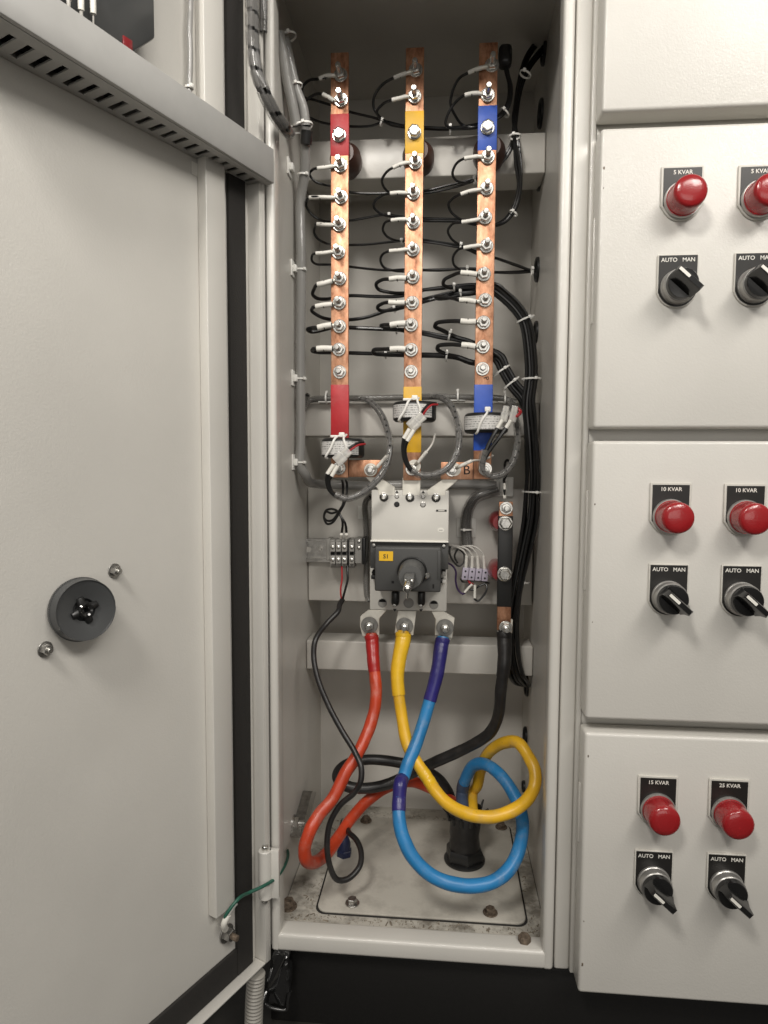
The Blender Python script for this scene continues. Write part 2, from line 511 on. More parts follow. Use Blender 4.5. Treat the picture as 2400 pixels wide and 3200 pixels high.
# rails across the back
def rail(top_px, bot_px, zf, y0, y1, m='inner_paint', x0=None, x1=None, name='cross_rail'):
    zt, zb = at(zf(*top_px), y0).z, at(zf(*bot_px), y0).z
    bm = NEW(); box(bm, (x0 or XL + 0.002, y0, zb), (x1 or XR - 0.002, y1, zt), 0.0016, 3)
    return obj(name, bm, m, cab)


rail((840, 745), (840, 965), A, 0.125, 0.165)
rail((760, 155), (760, 358), C, 0.130, 0.165)
rail((840, 203), (840, 373), E, 0.140, 0.175)
PLX0, PLX1 = at(D(78, 460), YPL).x, at(D(1588, 460), YPL).x
PLX0 = max(PLX0, XL + 0.002); PLX1 = min(PLX1, XR - 0.002)
zt, zb = at(D(800, 95), YPL).z, at(D(800, 838), YPL).z
bm = NEW(); box(bm, (PLX0, YPL, zb), (PLX1, YPL + 0.02, zt), 0.0016, 3); obj('mounting_plate', bm, 'inner_paint', cab)

# gland plate let into the floor
gp = [onz(p, ZF) for p in (Fz(362, 795), Fz(1432, 858), Fz(1312, 358), Fz(520, 330))]
gx0 = (gp[0].x + gp[3].x) / 2; gx1 = (gp[1].x + gp[2].x) / 2
gy0 = (gp[0].y + gp[1].y) / 2; gy1 = (gp[2].y + gp[3].y) / 2
bm = NEW(); prism(bm, round_rect(gx0 - 0.0018, gy0 - 0.0018, gx1 + 0.0018, gy1 + 0.0018, 0.010), (0, 0, ZF + 0.0002), EX, EY, EZ, 0.0004)
obj('gasket_seam', bm, 'gasket', cab)
bm = NEW(); prism(bm, round_rect(gx0, gy0, gx1, gy1, 0.009), (0, 0, ZF + 0.0003), EX, EY, EZ, 0.0022, 0.0006)
gpl = obj('gland_plate', bm, 'gland_paint', cab)


def hexbolt(bm, p, axis, r, h, washer=True, ph=0.3):
    p = Vector(p); ax = Vector(axis).normalized()
    if washer: cyl(bm, p, p + ax * h * 0.22, r * 1.45, seg=22)
    lathe(bm, p + ax * h * 0.2, ax, [(0, 0), (r, 0), (r, h * 0.72), (r * 0.86, h * 0.86), (0, h * 0.86)], 6, phase=ph)
    return bm


for x, y in ((555, 748), (1236, 795), (622, 340), (1290, 372)):
    bm = NEW(); hexbolt(bm, onz(Fz(x, y), ZF + 0.0026), EZ, 0.0046, 0.005, ph=random.random()); obj('bolt', bm, 'rust' if x > 600 else 'steel', gpl)
for x, y in ((240, 765), (1404, 945)):
    bm = NEW(); hexbolt(bm, onz(Fz(x, y), ZF), EZ, 0.0055, 0.007, ph=random.random()); obj('floor_bolt', bm, 'rust', cab)
# dust swept into the corners of the floor
random.seed(3)
bm = NEW()
for k in range(520):
    e = random.random()
    if e < 0.45: px = random.uniform(XL + 0.008, XR - 0.008); py = gy0 - 0.003 - abs(random.gauss(0, 0.008))
    elif e < 0.7: px = random.uniform(gx0, gx1); py = gy1 + 0.003 + abs(random.gauss(0, 0.007))
    elif e < 0.86: px = gx0 - 0.003 - abs(random.gauss(0, 0.008)); py = random.uniform(0.01, 0.2)
    else: px = gx1 + 0.002 + abs(random.gauss(0, 0.006)); py = random.uniform(0.01, 0.2)
    if not (XL + 0.004 < px < XR - 0.004 and 0.017 < py < YB - 0.003): continue
    s = random.uniform(0.0002, 0.0006) * (2.2 if random.random() < 0.08 else 1)
    for j in range(random.randint(1, 3)):
        qx, qy = px + random.gauss(0, s * 1.5), py + random.gauss(0, s * 1.5)
        a_ = random.random() * PI; lx, ly = math.cos(a_) * s * random.uniform(0.6, 2.6), math.sin(a_) * s * random.uniform(0.6, 2.6)
        tube(bm, [Vector((qx - lx, qy - ly, ZF)), Vector((qx, qy, ZF + s * 0.2)), Vector((qx + lx * .8, qy + ly, ZF))], s * 0.5, 5)
o = obj('dust', bm, 'dust', cab); o['kind'] = 'stuff'

# black plinth
ZP = at((1290, 3008), 0.012).z
pl = thing('plinth', 'black painted steel plinth carrying the beige cabinets', 'plinth', (0.2, 0.1, ZG))
bm = NEW(); box(bm, (XL - 0.006, 0.012, ZG), (0.75, 0.3, ZB - 0.0005), 0.002, 2); obj('plinth_panel', bm, 'plinth_black', pl)
bm = NEW(); box(bm, (XL - 0.004, 0.004, ZB - 0.0065), (XR + 0.03, 0.016, ZB - 0.001), 0.0015, 2); obj('top_flange', bm, 'glossy_black', pl)

# ------------------------------------------------------------------ neighbouring capacitor cabinet with four doors
YD = -0.021
nb = thing('capacitor_cabinet', 'beige cabinet frame behind the four compartment doors at right', 'cabinet', (0.3, 0.1, ZB))
x0 = XR + 0.002; zb2 = ZB - 0.003
bm = NEW(); box(bm, (x0, 0.002, zb2), (x0 + 0.013, YB, ZC + 0.04), 0.0025, 3); obj('frame_post', bm, 'cabinet_paint', nb)
bm = NEW(); box(bm, (x0 + 0.0128, -0.001, zb2), (x0 + 0.017, YB, ZC + 0.04), 0.0012, 2); obj('gutter_edge', bm, 'cabinet_paint', nb)
bm = NEW(); box(bm, (x0 + 0.0168, 0.003, zb2), (0.62, YB, ZC + 0.04), 0.001, 2); obj('front_panel', bm, 'cabinet_paint', nb)
doors_px = [((1892, 0), (1892, 345), 'upper'), ((1884, 388), (1853, 1342), None), ((1853, 1378), (1827, 2246), None), ((1822, 2285), (1805, 3100), None)]
XD = at((1849, 1500), YD).x
dz = [(ZC + 0.03, at(G(430, 772), YD).z), (at(G(410, 884), YD).z, at(H(240, 90), YD).z),
      (at(H(250, 180), YD).z, at(I(168, 104), YD).z), (at(I(170, 198), YD).z, at(I(122, 1998), YD).z)]
dlab = ['blank lower part of the topmost beige compartment door', 'beige compartment door with the two 5 KVAR lamps and switches',
        'beige compartment door with the two 10 KVAR lamps and switches', 'beige lowest compartment door with the 15 and 25 KVAR lamps']
DOORS = []
for (z1, z0), lb in zip(dz, dlab):
    d = thing('compartment_door', lb, 'door', (0.3, YD + 0.01, z0), 'compartment doors of the capacitor cabinet')
    bm = NEW(); box(bm, (XD, YD, z0), (0.60, YD + 0.0215, z1), 0.0028, 4); obj('door_panel', bm, 'door_paint', d)
    bm = NEW(); box(bm, (XD + 0.004, YD + 0.0212, z0 + 0.004), (0.596, 0.0028, z1 - 0.004)); obj('door_seal', bm, 'gasket', d)
    DOORS.append(d)
# scuffed hinge-side paint edge strips on the doors
for i, (za, zb_) in enumerate(((0.19, 0.11), (-0.02, -0.10), (-0.26, -0.31))):
    bm = NEW(); box(bm, (XD - 0.0012, YD + 0.011, 0.5 + zb_), (XD + 0.001, YD + 0.0145, 0.5 + za), 0.0006, 2)
    obj('hinge_leaf', bm, 'cabinet_paint', DOORS[i + 1])


# chipped paint along the door edges
random.seed(21)
for di, zf, x, y, r_ in ((1, G, 395, 1165, 0.0011), (1, G, 402, 1300, 0.0005), (2, H, 222, 640, 0.0007), (2, H, 236, 1500, 0.0005), (3, I, 160, 360, 0.0009), (3, I, 120, 1800, 0.0012), (3, I, 132, 1500, 0.0006)):
    q = at(zf(x, y), YD); q.x = max(q.x, XD + 0.0030)
    bm = NEW(); prism(bm, [(r_ * random.uniform(0.35, 1.0) * math.cos(a * PI / 4), 1.7 * r_ * random.uniform(0.35, 1.0) * math.sin(a * PI / 4)) for a in range(8)], q + EY * 0.0002, EX, EZ, FRONT, 0.00028)
    obj('paint_chip', bm, 'rust', DOORS[di])


# indicator lamps and selector switches, built at the origin facing -y
def plate_outline(wd, top, r, n=14):
    hw = wd / 2; out = [(-hw, top), (hw, top)]
    a0 = math.asin(min(1, max(-1, 0.35)))
    rr = r
    pts = [(hw, -rr * 0.25)]
    for k in range(n + 1):
        a = math.radians(-25) - (PI - 2 * math.radians(25)) * k / n
        pts.append((rr * math.cos(a), rr * math.sin(a)))
    pts.append((-hw, -rr * 0.25))
    return out[::-1][::-1] + pts if False else [(-hw, top)] + pts[::-1] + [(hw, top)]


def legend(parent, wd, top, rb, words, pos, rim):
    bm = NEW(); prism(bm, plate_outline(wd, top, rb), pos, EX, EZ, FRONT, 0.0018, 0.0004, 1)
    fr = obj('legend_frame', bm, 'legend_frame', parent)
    bm = NEW(); prism(bm, plate_outline(wd - 2 * rim, top - rim, rb - rim), pos + FRONT * 0.0015, EX, EZ, FRONT, 0.0008)
    ins = obj('legend_plate', bm, 'legend_black', parent)
    for wtxt, dx, sz in words:
        bm = text_mesh(wtxt, sz, EX, EZ, pos + Vector((dx, -0.0024, top - rim - 0.0034)), 0.0001, bold=0.00004)
        obj('lettering', bm, 'print_white', ins)


def make_lamp(label, pos, top, words, group):
    pos = Vector(pos)
    o = thing('indicator_lamp', label, 'indicator lamp', pos, group)
    legend(o, 0.0305, top, 0.0148, words, pos, 0.0016)
    bm = NEW(); lathe(bm, pos + FRONT * 0.002, FRONT, [(0.0134, 0), (0.0134, 0.0022), (0.0130, 0.003), (0.012, 0.003)], 40)
    obj('bezel', bm, 'collar', o)
    bm = NEW()
    lathe(bm, pos + FRONT * 0.0035, FRONT, [(0.0124, 0), (0.0124, 0.002), (0.0120, 0.0025), (0.0119, 0.015), (0.0114, 0.0170), (0.0100, 0.0182), (0.006, 0.0190), (0, 0.0193)], 48)
    obj('lens', bm, 'red_lens', o)
    return o


def make_switch(label, pos, top, group, tilt=-42):
    pos = Vector(pos)
    o = thing('selector_switch', label, 'selector switch', pos, group)
    legend(o, 0.0295, top, 0.0150, [('AUTO', -0.0066, 0.0042), ('MAN', 0.0075, 0.0042)], pos, 0.0009)
    bm = NEW(); lathe(bm, pos + FRONT * 0.002, FRONT, [(0.0128, 0), (0.0128, 0.002), (0.0122, 0.0026), (0.0122, 0.0085), (0.0116, 0.0092), (0.0108, 0.0092)], 44)
    obj('collar', bm, 'collar', o)
    bm = NEW(); lathe(bm, pos + FRONT * 0.0085, FRONT, [(0.0113, 0), (0.0113, 0.0062), (0.0107, 0.0072), (0, 0.0074)], 44)
    kb = obj('knob', bm, 'knob_black', o)
    a = math.radians(tilt); d = Vector((math.cos(a), 0, math.sin(a))); nn = Vector((-d.z, 0, d.x))
    bm = NEW(); t2 = bmesh.new()
    # tapering lever standing on the knob
    sect = [(0.0110, 0.0048, 0.0150), (0.0112, 0.0030, 0.0200), (0.0110, 0.0023, 0.0285), (0.0100, 0.0017, 0.0298)]
    rings = []
    for hl, hw, yy in sect:
        rings.append([t2.verts.new(pos + FRONT * yy + d * (sx * hl * k) + nn * (sy * hw)) for sx, k, sy in
                      ((-1, 1, -1), (-0.5, 1, -1.06), (0.5, 1, -1.06), (1, 1, -1), (1, 1, 1), (0.5, 1, 1.06), (-0.5, 1, 1.06), (-1, 1, 1))])
    for r0, r1 in zip(rings, rings[1:]):
        for k in range(8):
            t2.faces.new((r0[k], r0[(k + 1) % 8], r1[(k + 1) % 8], r1[k]))
    t2.faces.new(rings[-1]); t2.faces.new(rings[0][::-1])
    bmesh.ops.recalc_face_normals(t2, faces=t2.faces); merge(bm, t2)
    lv = obj('lever', bm, 'knob_black', o)
    bm = NEW(); prism(bm, round_rect(-0.0104, -0.0011, -0.0008, 0.0011, 0.0004, 2), pos + FRONT * 0.0296, d, nn, FRONT, 0.0005)
    obj('pointer_mark', bm, 'print_white', o)
    return o


kv = [('5 KVAR', (G, 947, 1393), 1152, (G, 915, 1992), 1762, 'left'), ('5 KVAR', (G, 1480, 1385), 1144, (G, 1447, 1982), 1748, 'right'),
      ('10 KVAR', (H, 795, 728), 485, (H, 780, 1312), 1074, 'left'), ('10 KVAR', (H, 1335, 735), 493, (H, 1308, 1322), 1082, 'right'),
      ('15 KVAR', (I, 668, 718), 492, (I, 640, 1214), 1006, 'left'), ('25 KVAR', (I, 1158, 742), 513, (I, 1140, 1240), 1028, 'right')]
for txt, lp, ltop, sw, stop, side in kv:
    z, x, y = lp; p = at(z(x, y), YD); top = at(z(x, ltop), YD).z - p.z
    row = {'5': 'upper', '1': 'middle', '2': 'lowest'}[txt[0]]
    if txt == '15 KVAR': row = 'lowest'
    dn = {'5 ': 'upper', '10': 'middle', '15': 'lowest', '25': 'lowest'}[txt[:2]]
    lb = 'red indicator lamp under the %s hand %s plate on the %s lamp door' % (side, txt, dn)
    make_lamp(lb, p, top, [(txt, 0.0, 0.0042)], 'red indicator lamps on the compartment doors')
    z, x, y = sw; p = at(z(x, y), YD); top = at(z(x, stop), YD).z - p.z
    make_switch('black AUTO MAN selector switch below the %s hand %s lamp, %s door' % (side, txt, dn), p, top,
                'selector switches on the compartment doors')

# ------------------------------------------------------------------ open door at the left
P0 = at((783, 1600), -0.006)
th = math.radians(26.0)
UD = Vector((-math.sin(th), -math.cos(th), 0)); ND = Vector((math.cos(th), -math.sin(th), 0))


def ond(p, off=0.0):
    d = ray(p); q = P0 + ND * off
    k = (q - CAM).dot(ND) / d.dot(ND)
    return CAM + d * k


def sz(p, off=0.0):
    q = ond(p, off) - P0
    return q.dot(UD), q.z


def dpt(s, z, off=0.0):
    return P0 + UD * s + ND * off + Vector((0, 0, z))


SKEW = [0.0, 0.0]


def dbox(s0, s1, z0, z1, o0, o1, bev=0.0, seg=2):
    bm = NEW(); t2 = bmesh.new()
    box(t2, (s0, o0, z0), (s1, o1, z1), bev, seg)
    if SKEW[0]:
        for v in t2.verts: v.co.y *= 1 + SKEW[0] * (v.co.x - SKEW[1])
    mt = Matrix((UD, ND, EZ)).transposed().to_4x4(); mt.translation = P0
    t2.transform(mt); bmesh.ops.recalc_face_normals(t2, faces=t2.faces); merge(bm, t2); return bm


door = thing('cabinet_door', 'wide open beige door with black gasket at the left', 'door', (P0.x, P0.y, ZB))
DZ0 = sz(L(1395, 1028))[1]; DZ1 = 0.47; DW = 0.245
obj('door_skin', dbox(0, DW, DZ0, DZ1, -0.0015, 0.0), 'door_paint', door)
fh = 0.0125
obj('edge_flange', dbox(-0.0015, 0.0, DZ0 - 0.0012, DZ1, -0.0014, fh, 0.0005, 2), 'cabinet_paint', door)
obj('edge_flange', dbox(0.0002, DW, DZ0 - 0.0015, DZ0, -0.0014, fh, 0.0005, 2), 'cabinet_paint', door)
# return lip along the hinge side
obj('hinge_return', dbox(-0.0064, -0.0012, DZ0 - 0.0012, DZ1, fh - 0.0012, fh + 0.0002, 0.0004, 2), 'cabinet_paint', door)
gw = sz(P(727, 1600), 0.0035)[0]; gi = sz(P(778, 1600), 0.0035)[0]
obj('gasket', dbox(gi, gw, DZ0 + 0.0004, DZ1, 0.0002, 0.0035, 0.0009, 2), 'gasket', door)
gzt = sz(L(1305, 985), 0.004)[1]
obj('gasket', dbox(gw + 0.0001, DW, DZ0 + 0.0004, gzt, 0.0002, 0.0033, 0.0009, 2), 'gasket', door)
# stiffener channel
s1 = sz(P(716, 1600), 0.009)[0]; s0 = sz(P(658, 1600), 0.009)[0]
szb = sz(L(1210, 815), 0.011)[1]
obj('stiffener', dbox(s1, s0, szb, DZ1, 0.0002, 0.009, 0.0007, 3), 'cabinet_paint', door)
# hinge
hp = at((829, 2730), -0.012)
for za, zb_, r in ((hp.z + 0.0215, hp.z - 0.0215, 0.0058),):
    bm = NEW(); cyl(bm, (hp.x, hp.y, zb_), (hp.x, hp.y, za), r, seg=24); hg = obj('hinge', bm, 'cabinet_paint', door)
    bm = NEW(); cyl(bm, (hp.x, hp.y, zb_ - 0.004), (hp.x, hp.y, za + 0.0035), 0.0028, seg=16); obj('hinge_pin', bm, 'zinc', hg)
    bm = NEW(); box(bm, (hp.x + 0.003, hp.y - 0.001, zb_), (hp.x + 0.012, hp.y + 0.004, za), 0.0008); obj('hinge_leaf', bm, 'cabinet_paint', hg)
# earth stud at the lower corner
q = ond(L(1232, 900), 0.0)
bm = NEW(); hexbolt(bm, q, ND, 0.0052, 0.007); es = obj('earth_stud', bm, 'steel', door)
bm = NEW(); cyl(bm, q + ND * 0.005, q + ND * 0.013, 0.0026, seg=14); obj('stud_end', bm, 'rust', es)
# small white sticker by the stiffener under the duct
sa = sz(J(1102, 928)); sb = sz(J(1160, 1030))
obj('sticker', dbox(sb[0], sa[0], sb[1], sa[1], 0.0002, 0.0006), 'print_white', door)

# handle disc of the door-coupled rotary drive
dc = ond(K(500, 566), 0.0135)
AX = (ND * 0.72 + (CAM - dc).normalized() * 0.28).normalized()
x_, y_, z_ = frame(AX)
rad = (ond(K(500, 384), 0.0135) - ond(K(500, 748), 0.0135)).length / 2
o = thing('handle_nut', 'dark grey round plastic nut of the rotary handle on the open door', 'handle nut', dc - ND * 0.0135)
c0 = dc - AX * 0.0100
bm = NEW(); lathe(bm, c0 - AX * 0.002, AX, [(rad * 0.95, 0.0012), (rad * 0.99, 0.002), (rad, 0.003), (rad, 0.0058), (rad * 0.985, 0.0066), (rad * 0.962, 0.0112), (rad * 0.952, 0.0120), (rad * 0.93, 0.0119), (rad * 0.91, 0.0113), (rad * 0.36, 0.0086), (rad * 0.33, 0.0060), (0, 0.0060)], 72)
obj('nut_disc', bm, 'dark_plastic', o)
bm = NEW(); cyl(bm, dc - ND * 0.0134, dc - AX * 0.0085, rad * 0.62, rad * 0.5, seg=40); obj('boss', bm, 'dark_plastic', o)
for k in range(110):
    a = 2 * PI * k / 110; pz = c0 + AX * 0.0024 + (x_ * math.cos(a) + y_ * math.sin(a)) * rad
    if k == 0:
        bm = NEW(); cyl(bm, -AX * 0.0013, AX * 0.0013, 0.00045, seg=6); r0 = obj('rib', bm, 'dark_plastic', o, pz)
    else: r0 = obj('rib', r0.data, 'dark_plastic', o, pz)
for k in range(4):
    a = math.radians(20 + 90 * k); d1 = x_ * math.cos(a) + y_ * math.sin(a)
    bm = NEW(); cyl(bm, c0 + AX * 0.0062 + d1 * rad * 0.10, c0 + AX * 0.0072 + d1 * rad * 0.44, 0.0030, 0.0022, seg=12); obj('coupling_arm', bm, 'black_plastic', o)
bm = NEW(); lathe(bm, c0 + AX * 0.004, AX, [(rad * 0.24, 0), (rad * 0.24, 0.0052), (rad * 0.19, 0.0062), (rad * 0.13, 0.0056), (rad * 0.13, 0.001), (0, 0.001)], 28); obj('coupling_socket', bm, 'glossy_black', o)
for x, y in ((657, 338), (258, 790)):
    q = ond(K(x, y), 0.0)
    s = thing('door_screw', 'small zinc screw %s the round handle nut' % ('above right of' if x > 400 else 'below left of'), 'screw', q, 'screws beside the handle nut')
    bm = NEW(); hexbolt(bm, q, ND, 0.0034, 0.004); obj('screw_head', bm, 'steel', s)
    bm = NEW(); cyl(bm, q + ND * 0.003, q + ND * 0.0065, 0.0017, seg=12); obj('screw_tip', bm, 'zinc', s)

# slotted wiring duct on the door
zb_d = 0.5 * (sz(P(776, 580))[1] + sz(P(120, 241))[1]) + P0.z
hit = onz(P(857, 567), zb_d); dh = (hit - P0).dot(ND); ds0 = (hit - P0).dot(UD)
zt_d = ond(P(873, 483), dh).z
zt_rel, zb_rel = zt_d - P0.z, zb_d - P0.z
base_s = sz(P(776, 580))[0]
hit2 = onz(P(0, 27), zb_d)
SKEW[:] = [((hit2 - P0).dot(ND) / dh - 1) / ((hit2 - P0).dot(UD) - ds0), ds0]      # the duct gapes slightly towards the free edge
duct = thing('wiring_duct', 'long grey slotted wiring duct across the top of the open door', 'wiring duct', dpt(base_s, zb_rel))
sA, sB = ds0 + 0.001, 0.236
ov = 0.0016
obj('cover', dbox(ds0, sB, zb_rel - ov, zt_rel + ov, dh - 0.0022, dh, 0.0007, 2), 'duct_grey', duct)
obj('cover_rim', dbox(ds0, sB, zb_rel - ov, zb_rel - 0.0001, dh - 0.0075, dh - 0.0022), 'duct_grey', duct)
obj('cover_rim', dbox(ds0, sB, zt_rel + 0.0001, zt_rel + ov, dh - 0.0075, dh - 0.0022), 'duct_grey', duct)
obj('base', dbox(base_s, sB, zb_rel, zt_rel, 0.0003, 0.0018), 'duct_grey', duct)
pitch = 0.0104
ns = int((sB - base_s) / pitch)
for face, za in (('bottom', zb_rel), ('top', zt_rel - 0.0012)):
    obj('side_strip', dbox(base_s, sB, za, za + 0.0012, 0.0018, dh * 0.16), 'duct_grey', duct)
    obj('side_strip', dbox(base_s, sB, za, za + 0.0012, dh * 0.86, dh - 0.0022), 'duct_grey', duct)
fm = None
for k in range(ns + 1):
    s_ = base_s + k * pitch
    fb = obj('finger', dbox(s_, min(s_ + pitch * 0.60, sB), zb_rel, zb_rel + 0.0012, dh * 0.16, dh * 0.86), 'duct_grey', duct)

for k in range(6):  # black wire-like filler added inside the duct so the slots read dark
    bm = NEW(); zz = zb_rel + 0.0075 + (k % 3) * (zt_rel - zb_rel - 0.012) / 2; oo = dh * (0.3 + 0.3 * (k // 3))
    tube(bm, smooth_path([dpt(base_s + 0.012, zz, oo), dpt(0.10, zz + 0.001, oo * 1.1 + 0.002), dpt(0.16, zz - 0.001, oo * 1.15), dpt(0.23, zz, oo * 1.3)], 10), 0.0034, 8); obj('slot_filler', bm, 'wire', duct)
SKEW[0] = 0.0
# device on the door above the duct with its wires
dd = dh * 0.72
q0 = sz(P(484, 40), dd); q1 = sz(P(410, 168), dd)
oln = [(q0[0], 0.46), (q0[0], q0[1] - 0.016), (q1[0], q1[1]), (q1[0] + 0.006, zt_rel + 0.0018), (0.24, zt_rel + 0.0018), (0.24, 0.46)]
dev = thing('door_instrument', 'black instrument housing above the wiring duct, cut by the top edge', 'instrument', dpt(0.12, 0.3))
bm = NEW(); prism(bm, [(a, b) for a, b in oln], P0 + ND * 0.0003, UD, EZ, ND, dd, 0.002, 2); bmesh.ops.recalc_face_normals(bm, faces=bm.faces)
obj('housing', bm, 'dark_plastic', dev)
q = sz(J(750, 262), dd)
bm = dbox(q[0] - 0.001, q[0] + 0.006, q[1] - 0.004, q[1] + 0.003, dd, dd + 0.0012, 0.0004); obj('red_clip', bm, 'red_epoxy', dev)
for i, (xa, ya, yb, sleeve) in enumerate(((298, -60, 20, 0), (395, -60, 90, 0), (467, -60, 140, 1), (537, -60, 180, 1))):
    pa = ond(J(xa - 2, ya), dd + 0.005); pb = ond(J(xa, (ya + yb) / 2 + 20), dd + 0.005); pc = ond(J(xa + 4, yb + 60), dd + 0.001)
    bm = NEW(); tube(bm, smooth_path([pa, pb, pc]), 0.0011 if i < 3 else 0.0005, 8)
    wv = tag(obj('control_wire', bm, 'pale_wire'), ['%s pale wire dropping into the wiring duct, counted from the left' % n for n in ('first', 'second', 'third', 'fourth')][i], 'wire', 'pale wires above the duct')
    if sleeve or i == 1:
        pm = smooth_path([pa, pb, pc]); bm = NEW(); tube(bm, pm[: 9 if i > 1 else 6], 0.0018, 10); obj('sleeve', bm, 'sleeve', wv)


# ------------------------------------------------------------------ spiral sleeved looms
def loom(name, label, pts, r, ncore=3, spiral=True, m='clear_sleeve', gap=0.18, core_r=None, pitch=1.1, n=14):
    path = smooth_path(pts, n)
    bm = NEW()
    seg = 22; ln = [0.0]
    for a, b in zip(path, path[1:]): ln.append(ln[-1] + (b - a).length)
    ptc = r * 2 * pitch
    if spiral:
        tube(bm, path, r, seg, False, skip=lambda i, k: ((ln[i] / ptc + k / seg) % 1.0) < gap)
    else: tube(bm, path, r, seg, False)
    o = tag(obj(name, bm, m), label, 'cable loom')
    cr = core_r or r * 0.40
    for c in range(ncore):
        ph = 2 * PI * c / ncore
        cp = []
        for i, p in enumerate(path):
            tn = (path[min(i + 1, len(path) - 1)] - path[max(i - 1, 0)]).normalized()
            x, y, z = frame(tn)
            a = ph + ln[i] * 18
            cp.append(p + (x * math.cos(a) + y * math.sin(a)) * (r * 0.48 if ncore > 1 else 0))
        bm = NEW(); tube(bm, cp, cr, 8); obj('core_wire', bm, ('wire', 'grey_cable', 'wire')[c % 3], o)
    return o


def tie(label, p, axis, r, flat=1.0, head=(0, -1, 0), wd=0.0016, grp='white cable ties'):
    """nylon tie: a flat band round a bundle with its ratchet head"""
    p = Vector(p); z = Vector(axis).normalized(); y = Vector(head); y = (y - z * y.dot(z)).normalized(); x = y.cross(z)
    bm = NEW(); n = 26; rg = []
    for k in range(n):
        a = 2 * PI * k / n; d = x * math.cos(a) * r + y * math.sin(a) * r * flat
        nn = d.normalized()
        rg.append([bm.verts.new(p + d + nn * o_ + z * w_) for o_, w_ in ((0, -wd / 2), (0.0006, -wd / 2), (0.0006, wd / 2), (0, wd / 2))])
    for k in range(n):
        for j in range(4): bm.faces.new((rg[k][j], rg[(k + 1) % n][j], rg[(k + 1) % n][(j + 1) % 4], rg[k][(j + 1) % 4]))
    o = tag(obj('cable_tie', bm, 'tie'), label, 'cable tie', grp)
    hb = NEW(); t2 = bmesh.new(); box(t2, (-0.0014, -0.001, -0.0014), (0.0014, 0.0014, 0.0014), 0.0005, 2)
    hx = p + y * (r * flat + 0.0006) + x * (r * 0.35)
    mt = Matrix((x, y, z)).transposed().to_4x4(); mt.translation = hx
    merge(hb, t2, mt); bmesh.ops.recalc_face_normals(hb, faces=hb.faces)
    obj('tie_head', hb, 'tie', o)
    return o


def tie_mount(label, p, nrm, along, s=0.008):
    p = Vector(p); n_, a = Vector(nrm), Vector(along).normalized(); b = n_.cross(a)
    bm = NEW(); t2 = bmesh.new(); box(t2, (-s, -s, 0), (s, s, 0.0016), 0.0006, 2); box(t2, (-s * .45, -s * .6, 0.0014), (s * .45, s * .6, 0.005), 0.001, 2)
    mt = Matrix((a, b, n_)).transposed().to_4x4(); mt.translation = p; merge(bm, t2, mt)
    bmesh.ops.recalc_face_normals(bm, faces=bm.faces)
    return tag(obj('tie_mount', bm, 'tie'), label, 'tie mount', 'adhesive cable tie mounts')


# ------------------------------------------------------------------ hardware: stud with nut and washer (shared meshes)
def hw_mesh(kind):
    bm = NEW()
    if kind == 'stud':
        pr = [(0.0025, 0.0)]
        h = 0.0
        while h < 0.0155:
            pr += [(0.0025, h + 0.00035), (0.00218, h + 0.0006), (0.0025, h + 0.0009)]; h += 0.0011
        pr += [(0.0021, h + 0.0008), (0, h + 0.0009)]
        lathe(bm, (0, 0, 0), FRONT, pr, 14)
    elif kind == 'nut':
        lathe(bm, FRONT * 0.0013, FRONT, [(0.0034, 0), (0.0046, 0.0003), (0.0049, 0.0008), (0.0049, 0.0036), (0.0045, 0.0042), (0.0027, 0.0044)], 6)
    elif kind == 'washer':
        lathe(bm, (0, 0, 0), FRONT, [(0.0062, 0.0), (0.0064, 0.0003), (0.0064, 0.001), (0.006, 0.0013), (0.0026, 0.0013)], 26)
    elif kind == 'spring':
        lathe(bm, (0, 0, 0), FRONT, [(0.0047, 0.0012), (0.0049, 0.0014), (0.0049, 0.0026), (0.0046, 0.0028), (0.003, 0.0028)], 24)
    elif kind == 'head':
        lathe(bm, FRONT * 0.0013, FRONT, [(0.0053, 0), (0.0056, 0.0006), (0.0056, 0.0048), (0.0050, 0.0056), (0.0044, 0.0058), (0.0040, 0.0054), (0, 0.0054)], 6)
    elif kind == 'bigwasher':
        lathe(bm, (0, 0, 0), FRONT, [(0.0084, 0.0), (0.0086, 0.0003), (0.0086, 0.0011), (0.0083, 0.0014), (0.0026, 0.0014)], 32)
    me = bpy.data.meshes.new(kind); bm.to_mesh(me); bm.free(); me.materials.append(MATS['dull_zinc' if kind == 'bigwasher' else 'zinc'])
    for p in me.polygons: p.use_smooth = True
    me.set_sharp_from_angle(angle=math.radians(30))
    return me


HW = {k: hw_mesh(k) for k in ('stud', 'nut', 'washer', 'spring', 'head', 'bigwasher')}


def bolt(parent, p, kind='stud', lift=0.0, big=False, yscale=1.0):
    p = Vector(p) + FRONT * lift
    o = obj('bolt', HW['stud' if kind == 'stud' else 'head'], 'zinc', parent, p)
    o.rotation_euler = (0, random.random() * 2, 0); o.scale = (1, yscale, 1)
    for c in (('washer', 'nut') if kind == 'stud' else ('washer',)):
        k = obj(c, HW['bigwasher' if big and c == 'washer' else c], 'zinc', o)
        k.rotation_euler = (0, random.random() * 2, 0); k.scale = (1, 1 / yscale, 1)
    return o


